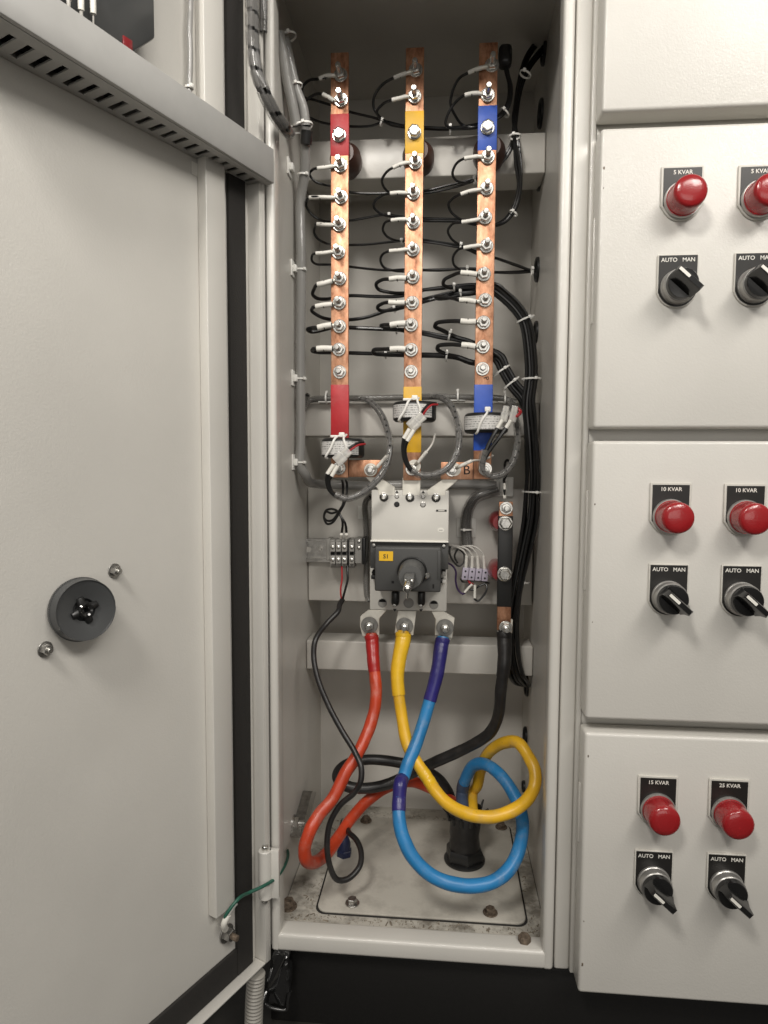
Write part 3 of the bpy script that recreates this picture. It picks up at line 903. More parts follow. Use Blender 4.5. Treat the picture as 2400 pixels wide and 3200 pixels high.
# ------------------------------------------------------------------ busbars
bars = {}
COLS = ('red', 'yellow', 'blue')
bx = {'red': (A(373, 500), C(313, 560), 'red_tape'), 'yellow': (A(780, 500), C(753, 560), 'yellow_tape'), 'blue': (A(1186, 500), C(1193, 560), 'blue_tape')}
ztop = {'red': A(373, 285), 'yellow': A(780, 258), 'blue': A(1190, 230)}
zbot = {'red': C(313, 610), 'yellow': C(752, 627), 'blue': C(1190, 620)}
tape1 = {'red': (620, 850), 'yellow': (605, 837), 'blue': (575, 820)}
tape2 = {'red': (42, 372), 'yellow': (55, 457), 'blue': (42, 445)}
mid = {'red': B(369, 500), 'yellow': B(771, 500), 'blue': B(1163, 500)}
nutpos = {
    'red': [(A, 375, 412), (A, 378, 548), (A, 375, 905), (A, 377, 1078), (B, 368, 180), (B, 364, 330), (B, 371, 474), (B, 368, 606), (B, 369, 734), (B, 366, 860), (B, 369, 982)],
    'yellow': [(A, 784, 385), (A, 778, 528), (A, 783, 888), (A, 772, 1055), (B, 772, 166), (B, 770, 316), (B, 769, 466), (B, 766, 606), (B, 760, 726), (B, 760, 862), (B, 759, 980)],
    'blue': [(A, 1200, 358), (A, 1177, 520), (A, 1177, 858), (A, 1171, 1030), (B, 1163, 140), (B, 1170, 296), (B, 1156, 450), (B, 1163, 591), (B, 1154, 713), (B, 1151, 845), (B, 1149, 965)]}
headpos = {'red': (374, 733), 'yellow': (778, 718), 'blue': (1174, 692)}
BW = 0.0166; BT = 0.004
BOLT = {}
for c in COLS:
    xc = at(mid[c], YBAR).x
    z1, z0 = at(ztop[c], YBAR).z, at(zbot[c], YBAR).z
    o = thing('busbar', 'vertical copper busbar with %s tape bands and a column of lug bolts' % c, 'busbar', (xc, YBAR, z0), 'copper busbars')
    bm = NEW(); box(bm, (xc - BW / 2, YBAR, z0), (xc + BW / 2, YBAR + BT, z1), 0.0006, 2); obj('bar', bm, 'copper', o)
    bars[c] = (o, xc, z0, z1)
    for zf, (ya, yb) in ((A, tape1[c]), (C, tape2[c])):
        xx = 780 if zf is A else 750
        za, zb_ = at(zf(xx + (-400 if c == 'red' else 0 if c == 'yellow' else 400), ya), YBAR).z, at(zf(xx + (-400 if c == 'red' else 0 if c == 'yellow' else 400), yb), YBAR).z
        bm = NEW(); box(bm, (xc - BW / 2 - 0.0003, YBAR - 0.0003, zb_), (xc + BW / 2 + 0.0003, YBAR + BT + 0.0003, za), 0.0005, 2)
        obj('tape_band', bm, bx[c][2], o)
    BOLT[c] = []
    for k, (zf, x, y) in enumerate(nutpos[c]):
        p = at(zf(x, y), YBAR - 0.001); p.y = YBAR
        p.x = xc + max(-0.003, min(0.003, p.x - xc))
        BOLT[c].append(p)
        bolt(o, p, yscale=random.uniform(0.9, 1.08) if k < 10 else 0.62, lift=0.0012 if k < 10 else 0)
    p = at(A(*headpos[c]), YBAR - 0.003); p.y = YBAR - 0.0004; p.x = xc
    bolt(o, p, 'head')
    # standoff insulator behind the tape band
    bm = NEW(); ins = Vector((xc + 0.003, YBAR + BT, p.z - 0.013))
    lathe(bm, ins, EY, [(0, 0), (0.0095, 0), (0.0105, 0.002), (0.0150, 0.012), (0.0150, 0.024), (0.0105, 0.034), (0.0095, 0.0385), (0, 0.0385)], 6 * 5)
    obj('insulator', bm, 'brown_epoxy', o)

# bottom links to the breaker
zl1, zl0 = at(C(430, 502), YBAR).z, at(C(430, 606), YBAR).z
o = bars['red'][0]
bm = NEW(); box(bm, (bars['red'][1] + BW / 2 + 0.0004, YBAR + 0.0003, zl0), (at(C(572, 560), YBAR).x, YBAR + BT + 0.0003, zl1), 0.0006, 2); obj('link_bar', bm, 'copper', o)
bolt(o, at(C(313, 552), YBAR), yscale=0.5, lift=0.0)
bolt(o, at(C(505, 563), YBAR), yscale=0.5)
o = bars['yellow'][0]; bolt(o, at(C(757, 556), YBAR), yscale=0.6)
zl1, zl0 = at(C(1060, 515), YBAR).z, at(C(1060, 622), YBAR).z
o = bars['blue'][0]
bm = NEW(); box(bm, (at(C(932, 560), YBAR).x, YBAR + 0.0003, zl0), (bars['blue'][1] - BW / 2 - 0.0004, YBAR + BT + 0.0003, zl1), 0.0006, 2); lk = obj('link_bar', bm, 'copper', o)
obj('lettering', text_mesh('B', 0.0125, EX, EZ, at(C(1090, 566), YBAR) + FRONT * 0.0001, 0.0002), 'pen', lk)
bolt(o, at(C(1000, 563), YBAR), yscale=0.5); bolt(o, at(C(1203, 557), YBAR), yscale=0.5)
bm = text_mesh('P', 0.007, (0.3, 0, -1), (1, 0, 0.3), at(B(1168, 1018), YBAR) + FRONT * 0.0001, 0.0001); obj('lettering', bm, 'pen', o)

# ------------------------------------------------------------------ lug wires from the busbars
# each: sleeve start, sleeve end, loop points left of the bar, run points behind the bars (zoom A or B coordinates)
top_run = [(620, 668), (720, 694), (840, 703), (970, 706), (1110, 690), (1195, 665), (1262, 622), (1294, 560), (1300, 470), (1282, 395), (1276, 335)]
up_runA = [(1100, 985), (1220, 915), (1275, 860), (1312, 790), (1322, 740), (1326, 660), (1345, 520), (1380, 405), (1440, 312), (1486, 262)]
row4 = [(1110, 178), (1215, 185), (1268, 162), (1308, 118), (1335, 60), (1350, -20), (1352, -150), (1338, -290), (1322, -385), (1332, -470), (1352, -600), (1386, -722), (1444, -812), (1488, -860)]
row5 = [(1220, 362), (1330, 400), (1420, 430), (1448, 426)]
row6 = [(1220, 440), (1330, 440), (1420, 432), (1450, 424)]
W = {}
W['red'] = [
    (A, (330, 410), (258, 430), [(200, 440), (165, 480), (170, 525)], [(230, 545), (330, 575), (430, 612), (570, 648)] + top_run),
    (A, (342, 552), (278, 515), [(225, 520), (180, 560), (185, 620), (225, 652)], [(330, 680), (430, 690), (540, 688), (600, 672)] + top_run),
    (A, (340, 906), (248, 918), [(222, 926), (205, 950), (235, 990), (285, 1008)], [(340, 1020), (430, 1048), (560, 1055), (720, 1052), (830, 1048), (950, 1025)] + up_runA),
    (B, (338, 30), (203, 30), [(188, 55), (190, 85), (225, 130), (270, 155)], [(330, 163), (425, 155), (520, 140), (620, 128), (720, 140), (820, 150), (930, 155), (1040, 160)] + row4),
    (B, (335, 180), (245, 175), [(235, 190), (230, 222), (250, 255), (290, 278)], [(330, 288), (425, 290), (540, 285), (650, 272), (720, 268), (820, 265), (900, 275), (990, 290), (1040, 300), (1110, 325)] + row5),
    (B, (330, 326), (240, 335), [(220, 345), (218, 375), (240, 393), (290, 396)], [(340, 398), (425, 408), (520, 420), (640, 430), (715, 426), (820, 432), (930, 432), (1050, 424), (1110, 428)] + row6),
    (B, (335, 485), (248, 505), [(230, 530), (222, 558), (245, 580), (290, 585)], [(340, 580), (425, 570), (560, 572), (700, 570), (760, 555), (820, 541), (930, 528), (990, 520), (1110, 512)]),
    (B, (335, 612), (238, 625), [(220, 635), (218, 650), (258, 678), (300, 692)], [(350, 700), (425, 700), (520, 685), (600, 658), (660, 640), (720, 622), (820, 592), (900, 570), (1000, 548), (1110, 536)]),
    (B, (330, 725), (250, 740), [(222, 742), (195, 750), (215, 762), (280, 752)], [(340, 742), (425, 742), (560, 748), (700, 755), (820, 768), (930, 788), (1010, 800), (1110, 828)]),
    (B, (335, 855), (245, 855), [(224, 858), (222, 868), (250, 874), (300, 876)], [(350, 878), (425, 880), (560, 885), (715, 885), (820, 888), (930, 892), (1010, 902), (1110, 930)])]
W['yellow'] = [
    (A, (738, 398), (665, 425), [(600, 465), (557, 530), (556, 590), (590, 640)], [(640, 672)] + top_run[1:]),
    (A, (738, 526), (655, 546), [(605, 568), (572, 610), (590, 645)], [(650, 680)] + top_run[1:]),
    (A, (742, 885), (660, 915), [(620, 945), (600, 985), (610, 1020), (640, 1050)], [(720, 1062), (830, 1055), (950, 1032)] + up_runA),
    (B, (735, 5), (645, 8), [(600, 20), (562, 50), (555, 80), (580, 110), (620, 128)], [(690, 140), (820, 157), (930, 160), (1040, 164)] + row4),
    (B, (738, 148), (650, 155), [(615, 170), (605, 205), (625, 240), (665, 262)], [(720, 270), (820, 272), (900, 282), (990, 296), (1040, 306), (1110, 332)] + row5),
    (B, (738, 312), (640, 322), [(600, 345), (592, 375), (610, 410), (660, 428)], [(720, 432), (820, 425), (930, 424), (1050, 418), (1110, 420)] + row6),
    (B, (738, 470), (640, 475), [(600, 480), (568, 502), (580, 530), (640, 548)], [(710, 552), (760, 546), (820, 535), (930, 522), (990, 514), (1110, 506)]),
    (B, (730, 603), (637, 602), [(600, 610), (576, 628), (590, 646), (645, 645)], [(720, 628), (820, 600), (900, 580), (1000, 556), (1110, 545)]),
    (B, (735, 716), (645, 726), [(615, 726), (596, 730), (620, 740), (670, 748)], [(720, 756), (820, 772), (930, 794), (1010, 808), (1110, 836)]),
    (B, (735, 858), (645, 858), [(600, 858), (556, 862), (556, 880), (620, 888)], [(715, 890), (820, 893), (930, 897), (1010, 908), (1110, 938)])]
W['blue'] = [
    (A, (1150, 368), (1070, 398), [(1020, 430), (985, 500), (975, 570), (1000, 630)], [(1040, 680), (1110, 694)] + top_run[5:]),
    (A, (1138, 508), (1052, 520), [(1000, 560), (962, 620), (948, 680), (985, 702)], [(1040, 703), (1110, 698)] + top_run[5:]),
    (A, (1130, 852), (1050, 865), [(1005, 895), (985, 945), (1000, 980), (1040, 996)], [(1080, 995)] + up_runA),
    (A, (1125, 1035), (1030, 1060), [(985, 1085), (963, 1115), (980, 1160), (1030, 1198)], [(1075, 1220)] + [(x, y + 1048) for x, y in row4]),
    (B, (1135, 148), (1035, 165), [(985, 175), (960, 210), (975, 250), (1010, 280)], [(1060, 304), (1110, 336)] + row5),
    (B, (1138, 290), (1045, 305), [(1010, 320), (988, 355), (992, 395), (1020, 420)], [(1060, 432), (1110, 434)] + row6),
    (B, (1125, 450), (1030, 440), [(985, 455), (940, 480), (935, 505), (960, 520)], [(1000, 522), (1110, 520)]),
    (B, (1118, 600), (1022, 590), [(985, 580), (930, 570), (895, 572), (900, 582)], [(960, 575), (1030, 558), (1110, 550)]),
    (B, (1118, 708), (1030, 705), [(960, 705), (900, 715), (890, 735), (930, 755)], [(1000, 785), (1110, 822)]),
    (B, (1115, 845), (1035, 835), [(960, 832), (908, 840), (905, 860), (950, 885)], [(1010, 896), (1110, 924)])]
trunk7 = [(1535, 898), (1575, 925), (1618, 968), (1642, 1010), (1655, 1080), (1660, 1180), (1652, 1250)]
trunk9 = [(1556, 1118), (1578, 1160), (1604, 1204), (1634, 1240)]
trunk = [(1652, 1290), (1658, 1345), (1664, 1420), (1667, 1500), (1664, 1540), (1656, 1625), (1636, 1721), (1618, 1813), (1606, 1890), (1598, 1960), (1598, 2025), (1602, 2068), (1612, 2108), (1630, 2136), (1652, 2144)]
trunkY = [0.112, 0.112, 0.113, 0.115, 0.117, 0.119, 0.121, 0.122, 0.123, 0.124, 0.125, 0.126, 0.129, 0.152, None]
ORD = ['first', 'second', 'third', 'fourth', 'fifth', 'sixth', 'seventh', 'eighth', 'ninth', 'tenth']
random.seed(11)
YH = {2: HOLES[0].y, 4: HOLES[3].y}
for ci, c in enumerate(COLS):
    for k, (zf, s0_, s1_, loop, run) in enumerate(W[c]):
        rr = (0.00125, 0.00125, 0.0012, 0.0012, 0.0012, 0.0012, 0.0017, 0.0017, 0.0020, 0.0020)[k]
        jy = (ci - 1) * -0.0028 + random.uniform(-0.0006, 0.0006)
        pa, pb = at(zf(*s0_), YBAR - 0.003), at(zf(*s1_), YBAR - 0.002)
        pts = [pa, pb]
        for i, q in enumerate(loop):
            pts.append(at(zf(*q), YBAR + 0.001 + 0.020 * (i + 1) / (len(loop) + 1)))
        n = len(run)
        for i, q in enumerate(run):
            Y = 0.110 + jy
            if k in (2, 3):
                tt = max(0, (i - (n - 7)) / 6.0); Y = Y + (HOLES[0].y - Y) * tt
            if k in (4, 5):
                tt = max(0, (i - (n - 4)) / 3.0); Y = Y + (HOLES[3].y - Y) * tt
            if k < 6:
                idx = (k % 2) * 3 + ci; f_ = min(1.0, max(0.0, (i - 2) / 3.0)) * (1.0 if k < 4 else 0.55)
                pts.append(at(zf(q[0] + ((idx % 3) - 1) * 8 * f_, q[1] + ((idx % 3) - 1) * 8 * f_ + random.uniform(-1.5, 1.5)), Y * (1 - f_) + f_ * (Y - jy + ((idx // 3) - 0.5) * 0.0045)))
            else:
                pts.append(at(zf(q[0] + random.uniform(-1, 1), q[1] + (ci - 1) * 3 + random.uniform(-1.5, 1.5)), Y))
        if k >= 6:
            idx = (k - 6) * 3 + ci
            ox, oy = ((idx % 4) - 1.5) * 12.5 + random.uniform(-1.5, 1.5), ((idx // 4) - 1) * 0.0044
            sgn = 1 if k < 8 else -1
            for (px, py) in (trunk7 if k < 8 else trunk9):
                off = ox * 0.8
                if k >= 8 or py < 1000: pts.append(at((px + off * 0.7, py - off * 0.7 * (1 if k < 8 else 1)), 0.112 + oy))
                else: pts.append(at((px + off, py), 0.112 + oy))
            for (px, py), Y in zip(trunk, trunkY):
                if Y is None:
                    pts.append(onx((px, py), XR - 0.002)); continue
                pts.append(at((px + ox * (0.95 + 0.22 * math.sin(py * 0.013 + idx * 1.7)), py), Y + oy))
        # keep clear of the wall
        for q in pts[:-1]: q.x = min(q.x, XR - 0.0045)
        path = smooth_path(pts, 6)
        bm = NEW(); tube(bm, path, rr, 8)
        o = tag(obj('lug_wire', bm, 'wire'), 'black wire with white sleeve on the %s taped busbar, %s lug from the top' % (c, ORD[k]), 'wire', 'black lug wires on the busbars')
        bm = NEW(); tube(bm, smooth_path([pa + (pb - pa) * 0.06, pa.lerp(pb, 0.5) + Vector((0, -0.0003, random.uniform(-0.0006, 0.0006))), pb], 4), lambda u, rr=rr: rr * 1.28 + 0.0003, 12)
        sl = obj('sleeve', bm, 'sleeve', o)
        d = (pb - pa).normalized(); mark = pa.lerp(pb, 0.55)
        bm = NEW(); cyl(bm, mark - d * 0.0004, mark + d * 0.0004, rr * 1.28 + 0.0004, seg=12); obj('sleeve_mark', bm, 'grey_cable', sl)
        b0 = BOLT[c][k] + FRONT * 0.0006
        bm = NEW(); lathe(bm, BOLT[c][k], FRONT, [(0.0058, 0), (0.0058, 0.0011), (0.0026, 0.0011)], 22)
        tube(bm, smooth_path([b0 + (pa - b0) * 0.3, pa + (pb - pa) * 0.1], 3), lambda u: 0.0026 - 0.0010 * u, 10)
        obj('ring_lug', bm, 'tin', o)

# black plug at the end of the top loom
q = at(A(1272, 322), 0.11)
bm = NEW(); box(bm, q - Vector((0.0062, 0.007, 0.008)), q + Vector((0.0062, 0.007, 0.0115)), 0.0045, 4)
tag(obj('cable_plug', bm, 'black_plastic'), 'black rubber plug in the dark beside the top of the blue busbar', 'plug')
# two spare thin wires hanging on the right below the top tie
for i, xs in enumerate((0, 12)):
    bm = NEW(); tube(bm, smooth_path([at(A(1320 + xs / 3, 750), 0.10), at(A(1330 + xs * 1.5, 900), 0.105), at(A(1345 + xs, 1020), 0.108), at(B(1330 + xs, 50), 0.11), at(B(1312 + xs, 100), 0.11)], 8), 0.0014, 8)
    tag(obj('spare_wire', bm, 'wire'), '%s thin black wire of the pair hanging right of the blue busbar' % ('left', 'right')[i], 'wire', 'thin wires right of the blue busbar')

# ------------------------------------------------------------------ ties on the black wire bundles
def dirn(zf, a, b, Y=0.11):
    return at(zf(*b), Y) - at(zf(*a), Y)


tspec = [
    (A, 600, 668, (570, 650), (640, 680), 0.104, 0.0032, 'tie on the top wire bundle between red and yellow busbars'),
    (A, 972, 706, (900, 704), (1040, 704), 0.104, 0.0042, 'tie on the top wire bundle between yellow and blue busbars'),
    (A, 1270, 615, (1240, 640), (1290, 580), 0.106, 0.0048, 'dark tie on the bundle right of the blue tape band'),
    (A, 1325, 745, (1325, 800), (1325, 690), 0.098, 0.0052, 'white tie where the right wires fork above the rail'),
    (A, 1382, 405, (1360, 470), (1420, 340), 0.090, 0.0050, 'white tie on the bundle below the topmost wall hole'),
    (A, 1105, 985, (1050, 1000), (1160, 950), 0.104, 0.0036, 'white tie on the wires left of blue busbar, fourth row'),
    (B, 640, 130, (560, 135), (720, 138), 0.106, 0.0022, 'white tie left of the yellow busbar, fourth wire row'),
    (B, 707, 270, (650, 270), (760, 268), 0.106, 0.0024, 'white tie left of the yellow busbar, fifth wire row'),
    (B, 1030, 296, (980, 290), (1080, 310), 0.104, 0.0034, 'white tie left of the blue busbar, fifth wire row'),
    (B, 1065, 424, (1000, 428), (1130, 424), 0.104, 0.0036, 'white tie left of the blue busbar, sixth wire row'),
    (B, 1420, 431, (1360, 436), (1450, 426), 0.132, 0.0040, 'white tie at the middle wall hole with three wires'),
    (B, 1318, 116, (1290, 140), (1335, 70), 0.108, 0.0040, 'white tie on the curved wires right of the blue busbar'),
    (B, 993, 518, (930, 525), (1060, 514), 0.104, 0.0036, 'white tie left of the blue busbar, seventh wire row'),
    (B, 1028, 552, (980, 562), (1080, 542), 0.104, 0.0036, 'white tie left of the blue busbar, eighth wire row'),
    (B, 668, 638, (610, 655), (720, 625), 0.106, 0.0030, 'white tie left of the yellow busbar, eighth wire row'),
    (B, 681, 752, (620, 750), (740, 758), 0.106, 0.0036, 'white tie left of the yellow busbar, ninth wire row'),
    (B, 970, 780, (900, 770), (1040, 808), 0.104, 0.0052, 'white tie left of the blue busbar, ninth wire row'),
    (B, 622, 886, (560, 885), (700, 886), 0.106, 0.0036, 'white tie left of the yellow busbar, tenth wire row'),
    (B, 953, 892, (880, 890), (1020, 902), 0.104, 0.0050, 'white tie left of the blue busbar, tenth wire row'),
    (B, 1252, 975, (1210, 900), (1300, 1040), 0.110, 0.0090, 'upper white tie on the slanting thick bundle right of blue busbar'),
    (B, 1305, 1042, (1250, 970), (1350, 1100), 0.110, 0.0092, 'lower white tie on the slanting thick bundle right of blue busbar'),
    (B, 1384, 695, (1350, 630), (1402, 770), 0.110, 0.0088, 'white tie where the right bundle turns downward'),
    (B, 1416, 1020, (1412, 900), (1414, 1110), 0.112, 0.0090, 'white tie on the vertical right bundle beside the blue tape'),
    (D, 1583, 118, (1586, 40), (1575, 200), 0.117, 0.0098, 'white tie on the right bundle beside the neutral bar top'),
    (D, 1500, 690, (1540, 560), (1470, 800), 0.128, 0.0098, 'white tie on the slanting bundle beside the lower neutral bolt'),
]
for zf, x, y, a, b, Y, r, lb in tspec:
    tie(lb, at(zf(x, y), Y), dirn(zf, a, b, Y), r, 0.85 if r > 0.006 else 1.0)

# ------------------------------------------------------------------ clear looms at the left
lm = loom('cable_loom', 'clear spiral wrapped loom bridging from the open door into the cabinet',
          [at(M_(590, -800), -0.028), at(M_(606, -300), -0.03), at(M_(625, 150), -0.032), at(M_(632, 420), -0.034), at(M_(665, 700), -0.034), at(M_(745, 950), -0.032), at(M_(850, 1170), -0.022), at(M_(950, 1310), -0.008), at(M_(1010, 1385), 0.02)],
          0.0054, 3, gap=0.22, pitch=1.35)
lm = loom('cable_loom', 'second clear loom running straight up behind the bridging loom',
          [at(M_(748, -800), -0.012), at(M_(743, -200), -0.012), at(M_(740, 100), -0.012), at(M_(738, 330), -0.010)], 0.0034, 2, gap=0.1)
lm = loom('cable_loom', 'outer of two grey looms inside the upper left corner',
          [at(M_(905, 330), 0.035), at(M_(945, 560), 0.04), at(M_(985, 820), 0.045), at(M_(1040, 1080), 0.05), at(M_(1085, 1310), 0.055)], 0.0046, 3, m='pale_sleeve', spiral=False)
lm = loom('cable_loom', 'inner of two grey looms inside the upper left corner',
          [at(M_(960, 400), 0.045), at(M_(1010, 640), 0.05), at(M_(1070, 900), 0.055), at(M_(1150, 1120), 0.06), at(M_(1178, 1310), 0.063)], 0.0046, 3, m='pale_sleeve', spiral=False)
loom('cable_loom', 'slim clear loom hanging down the open door behind the duct', [ond(J(1102, -360), 0.006), ond(J(1098, -60), 0.006), ond(J(1097, 60), 0.006), ond(J(1092, 180), 0.006), ond(J(1096, 320), 0.006), ond(J(1092, 470), 0.006), ond(J(1088, 560), 0.006)], 0.0021, 2, spiral=False, m='pale_sleeve')
tie('white tie at the foot of the slim loom on the open door', ond(J(1090, 505), 0.006), EZ, 0.0026, 1.0, head=ND)
yl = 0.088
lm = loom('cable_loom', 'grey loom running down the left wall past the red busbar',
          [at(M_(1178, 1310), 0.063), at(M_(1172, 1520), 0.07), at(M_(1168, 1800), 0.08), at(N(750, 60), yl), at(N(752, 400), yl), at(N(752, 800), yl), at(N(748, 1100), yl), at(N(750, 1400), yl), at(N(750, 1700), yl),
           at(N(752, 1900), yl), at(C(105, 590), 0.092), at(C(130, 636), 0.105), at(C(190, 648), 0.125), at(C(330, 655), 0.14), at(C(480, 660), 0.142), at(C(700, 655), 0.142), at(C(900, 655), 0.142), at(C(1060, 650), 0.142), at(C(1270, 660), 0.142)],
          0.0047, 3, m='pale_sleeve', spiral=False, n=12)
bm = NEW(); cyl(bm, at(M_(1192, 1350), 0.062), at(M_(1182, 1500), 0.066), 0.0051, seg=18); tag(obj('black_collar', bm, 'black_plastic'), 'black tape collar on the loom below the left ties', 'tape')
for x, y, r, Y, lb in ((985, 385, 0.0078, 0.043, 'topmost white tie on the upper left looms'), (1060, 900, 0.0072, 0.055, 'second white tie on the upper left looms'), (1130, 1320, 0.0105, 0.059, 'third white tie where both left looms meet')):
    tie(lb, at(M_(x, y), Y), at(M_(x, y), Y) - at(M_(x - 60, y - 250), Y), r, 0.8)
for i, (y, nm) in enumerate(((540, 'upper'), (1292, 'middle'), (1868, 'lower'))):
    p = at(N(752, y), yl)
    tie('white tie on the left wall loom at the %s mount' % nm, p, EZ, 0.0051, 1.0, head=(0.9, -0.45, 0))
    tie_mount('white adhesive mount on the left wall, %s one' % nm, (XL + t, p.y - 0.004, p.z), EX, EZ, 0.0075)
tie('white tie on the left wall loom beside the first red lug', at(M_(1150, 1820), 0.08), EZ, 0.0052, 1.0, head=(0.9, -0.45, 0))
tie_mount('white adhesive mount on the left wall beside the third red lug', (XL + t, 0.072, at(M_(1070, 1780), 0.08).z), EX, EZ, 0.0075)
# loom along the rail, tie mounts
yr = 0.122
loom('cable_loom', 'dark loom running along the rail behind the current transformers',
     [at(N(795, 1400), 0.10), at(C(95, 190), 0.11), at(C(130, 140), yr), at(C(250, 128), yr), at(C(480, 126), yr), at(C(680, 122), yr), at(C(900, 116), yr), at(C(1120, 122), yr), at(C(1300, 128), yr), at(C(1390, 150), yr)],
     0.0032, 3, m='grey_sleeve', spiral=False)
for x, y, lb in ((235, 150, 'white mount on the rail left of the red busbar'), (1035, 140, 'white mount on the rail between yellow and blue busbars'), (1322, 150, 'white mount on the rail right of the blue busbar')):
    q = at(C(x, y + 6), 0.128); tie_mount(lb, q, EZ, EX, 0.0075)
    tie(lb.replace('mount', 'tie standing'), at(C(x, y - 24), yr), EX, 0.0052, 1.0, head=(0, -0.3, 1))

# ------------------------------------------------------------------ current transformers
cts = {'red': ((C, 322, 428), (185, 440, 375, 460)), 'yellow': ((C, 768, 200), (635, 880, 145, 232)), 'blue': ((C, 1192, 272), (1056, 1310, 225, 313))}
for c, ((zf, x, y), lbx) in cts.items():
    ctr = at(zf(x, y), YBAR - 0.018); ctr.y = YBAR + 0.002; ctr.x = bars[c][1] + (0.003 if c != 'yellow' else 0.002)
    ct = thing('current_transformer', 'black ring current transformer with silver label on the %s taped busbar' % c, 'current transformer', ctr, 'current transformers on the busbars')
    Ro, Ri, hh = 0.0205, 0.0105, 0.0086
    bm = NEW(); lathe(bm, ctr, EZ, [(Ri, -hh), (Ri + .001, -hh - .0006), (Ro - 0.0024, -hh - 0.0006), (Ro - 0.0006, -hh + 0.0008), (Ro, -hh + 0.0026), (Ro, hh - 0.0026), (Ro - 0.0006, hh - 0.0008), (Ro - 0.0024, hh + 0.0006), (Ri + .001, hh + .0006), (Ri, hh), (Ri, -hh)], 56)
    obj('ring_body', bm, 'black_plastic', ct)
    bm = NEW(); n = 30; a0, a1 = math.radians(-158), math.radians(-38 if c != 'blue' else -32)
    if c == 'blue': a0 = math.radians(-165)
    vv = []
    for k in range(n + 1):
        a = a0 + (a1 - a0) * k / n; dr = Vector((math.cos(a), math.sin(a), 0))
        vv.append([bm.verts.new(ctr + dr * (Ro + o_) + EZ * zz) for o_, zz in ((0.0001, -hh * 0.74), (0.0005, -hh * 0.72), (0.0005, hh * 0.68), (0.0001, hh * 0.70))])
    for k in range(n):
        for j in range(3): bm.faces.new((vv[k][j], vv[k + 1][j], vv[k + 1][j + 1], vv[k][j + 1]))
    bmesh.ops.recalc_face_normals(bm, faces=bm.faces)
    obj('rating_label', bm, 'ct_label', ct)
    # nylon straps holding the ring to the bar
    for sx in ((-0.35, 0.25) if c != 'blue' else (0.0,)):
        pts = [ctr + Vector((0.002 + sx * 0.008, -0.006, hh + 0.004)), ctr + Vector((sx * 0.014, -Ro * 0.96, hh * 0.95)), ctr + Vector((sx * 0.024, -Ro * 0.97 - 0.001, 0)), ctr + Vector((sx * 0.03 - 0.003, -Ro * 0.95, -hh)), ctr + Vector((sx * 0.028 - 0.003, -Ro * 0.7, -hh - 0.0012))]
        if c == 'blue': pts = [ctr + Vector((0.001, -0.008, hh + 0.003)), ctr + Vector((-0.001, -Ro * 0.98, hh * 0.9)), ctr + Vector((-0.006, -Ro - 0.0008, 0)), ctr + Vector((-0.009, -Ro * 0.92, -hh * 1.05)), ctr + Vector((-0.010, -Ro * 0.7, -hh - 0.0015))]
        bm = NEW(); tube(bm, smooth_path(pts, 6), 0.0011, 8); obj('strap', bm, 'tie', ct)
    bm = NEW(); q = ctr + Vector((0.0005, -0.011, hh + 0.0035)); box(bm, q - Vector((0.0028, 0.002, 0.0022)), q + Vector((0.0028, 0.002, 0.0026)), 0.001, 2)
    if c != 'blue':
        q2 = q + Vector((-0.006, 0.001, -0.0012)); box(bm, q2 - Vector((0.005, 0.0015, 0.0012)), q2 + Vector((0.005, 0.0015, 0.0012)), 0.0006, 2)
    obj('strap_head', bm, 'tie', ct)


def plug(label, p, direction, ln=0.016, wd=0.009, th_=0.006):
    x, y, z = frame(direction, FRONT)
    o = thing('wire_connector', label, 'connector', p, 'clear crimp connectors at the transformers')
    for nm, sec in (('socket', (-0.5, 0.08, 1.0)), ('plug_half', (0.02, 0.5, 0.82))):
        bm = NEW(); t2 = bmesh.new()
        box(t2, (-wd / 2 * sec[2], -th_ / 2 * sec[2], ln * sec[0]), (wd / 2 * sec[2], th_ / 2 * sec[2], ln * sec[1]), 0.0009, 2)
        mt = Matrix((x, y, z)).transposed().to_4x4(); mt.translation = Vector(p); merge(bm, t2, mt)
        bmesh.ops.recalc_face_normals(bm, faces=bm.faces); pt = obj(nm, bm, 'clear_plastic', o)
        bm = NEW(); c0_ = Vector(p) + z * ln * (sec[0] + sec[1]) / 2
        for sx in (-1, 1): cyl(bm, c0_ + x * sx * wd * 0.22 - z * ln * 0.2, c0_ + x * sx * wd * 0.22 + z * ln * 0.2, 0.0011, seg=8)
        obj('contact', bm, 'tin', pt)
    return o


YC = 0.055
plug('clear connector hanging in front of the red bar transformer', at(C(335, 478), YC), at(C(380, 440), YC) - at(C(300, 515), YC), 0.017, 0.011, 0.007)
plug('clear connector hanging in front of the yellow bar transformer', at(C(785, 268), YC), at(C(825, 230), YC) - at(C(750, 300), YC), 0.017, 0.011, 0.007)
plug('left of two clear connectors right of the blue bar transformer', at(C(1322, 222), 0.066), at(C(1330, 180), 0.066) - at(C(1312, 265), 0.066), 0.015, 0.007, 0.006)
plug('right of two clear connectors right of the blue bar transformer', at(C(1375, 222), 0.066), at(C(1383, 180), 0.066) - at(C(1365, 265), 0.066), 0.015, 0.007, 0.006)


def wire(name, label, spec, r, m='wire', seg=8, cat='wire', group=None, n=8):
    bm = NEW(); tube(bm, smooth_path([q if isinstance(q, Vector) else at(q[0](q[1], q[2]), q[3]) for q in spec], n), r, seg)
    return tag(obj(name, bm, m), label, cat, group)


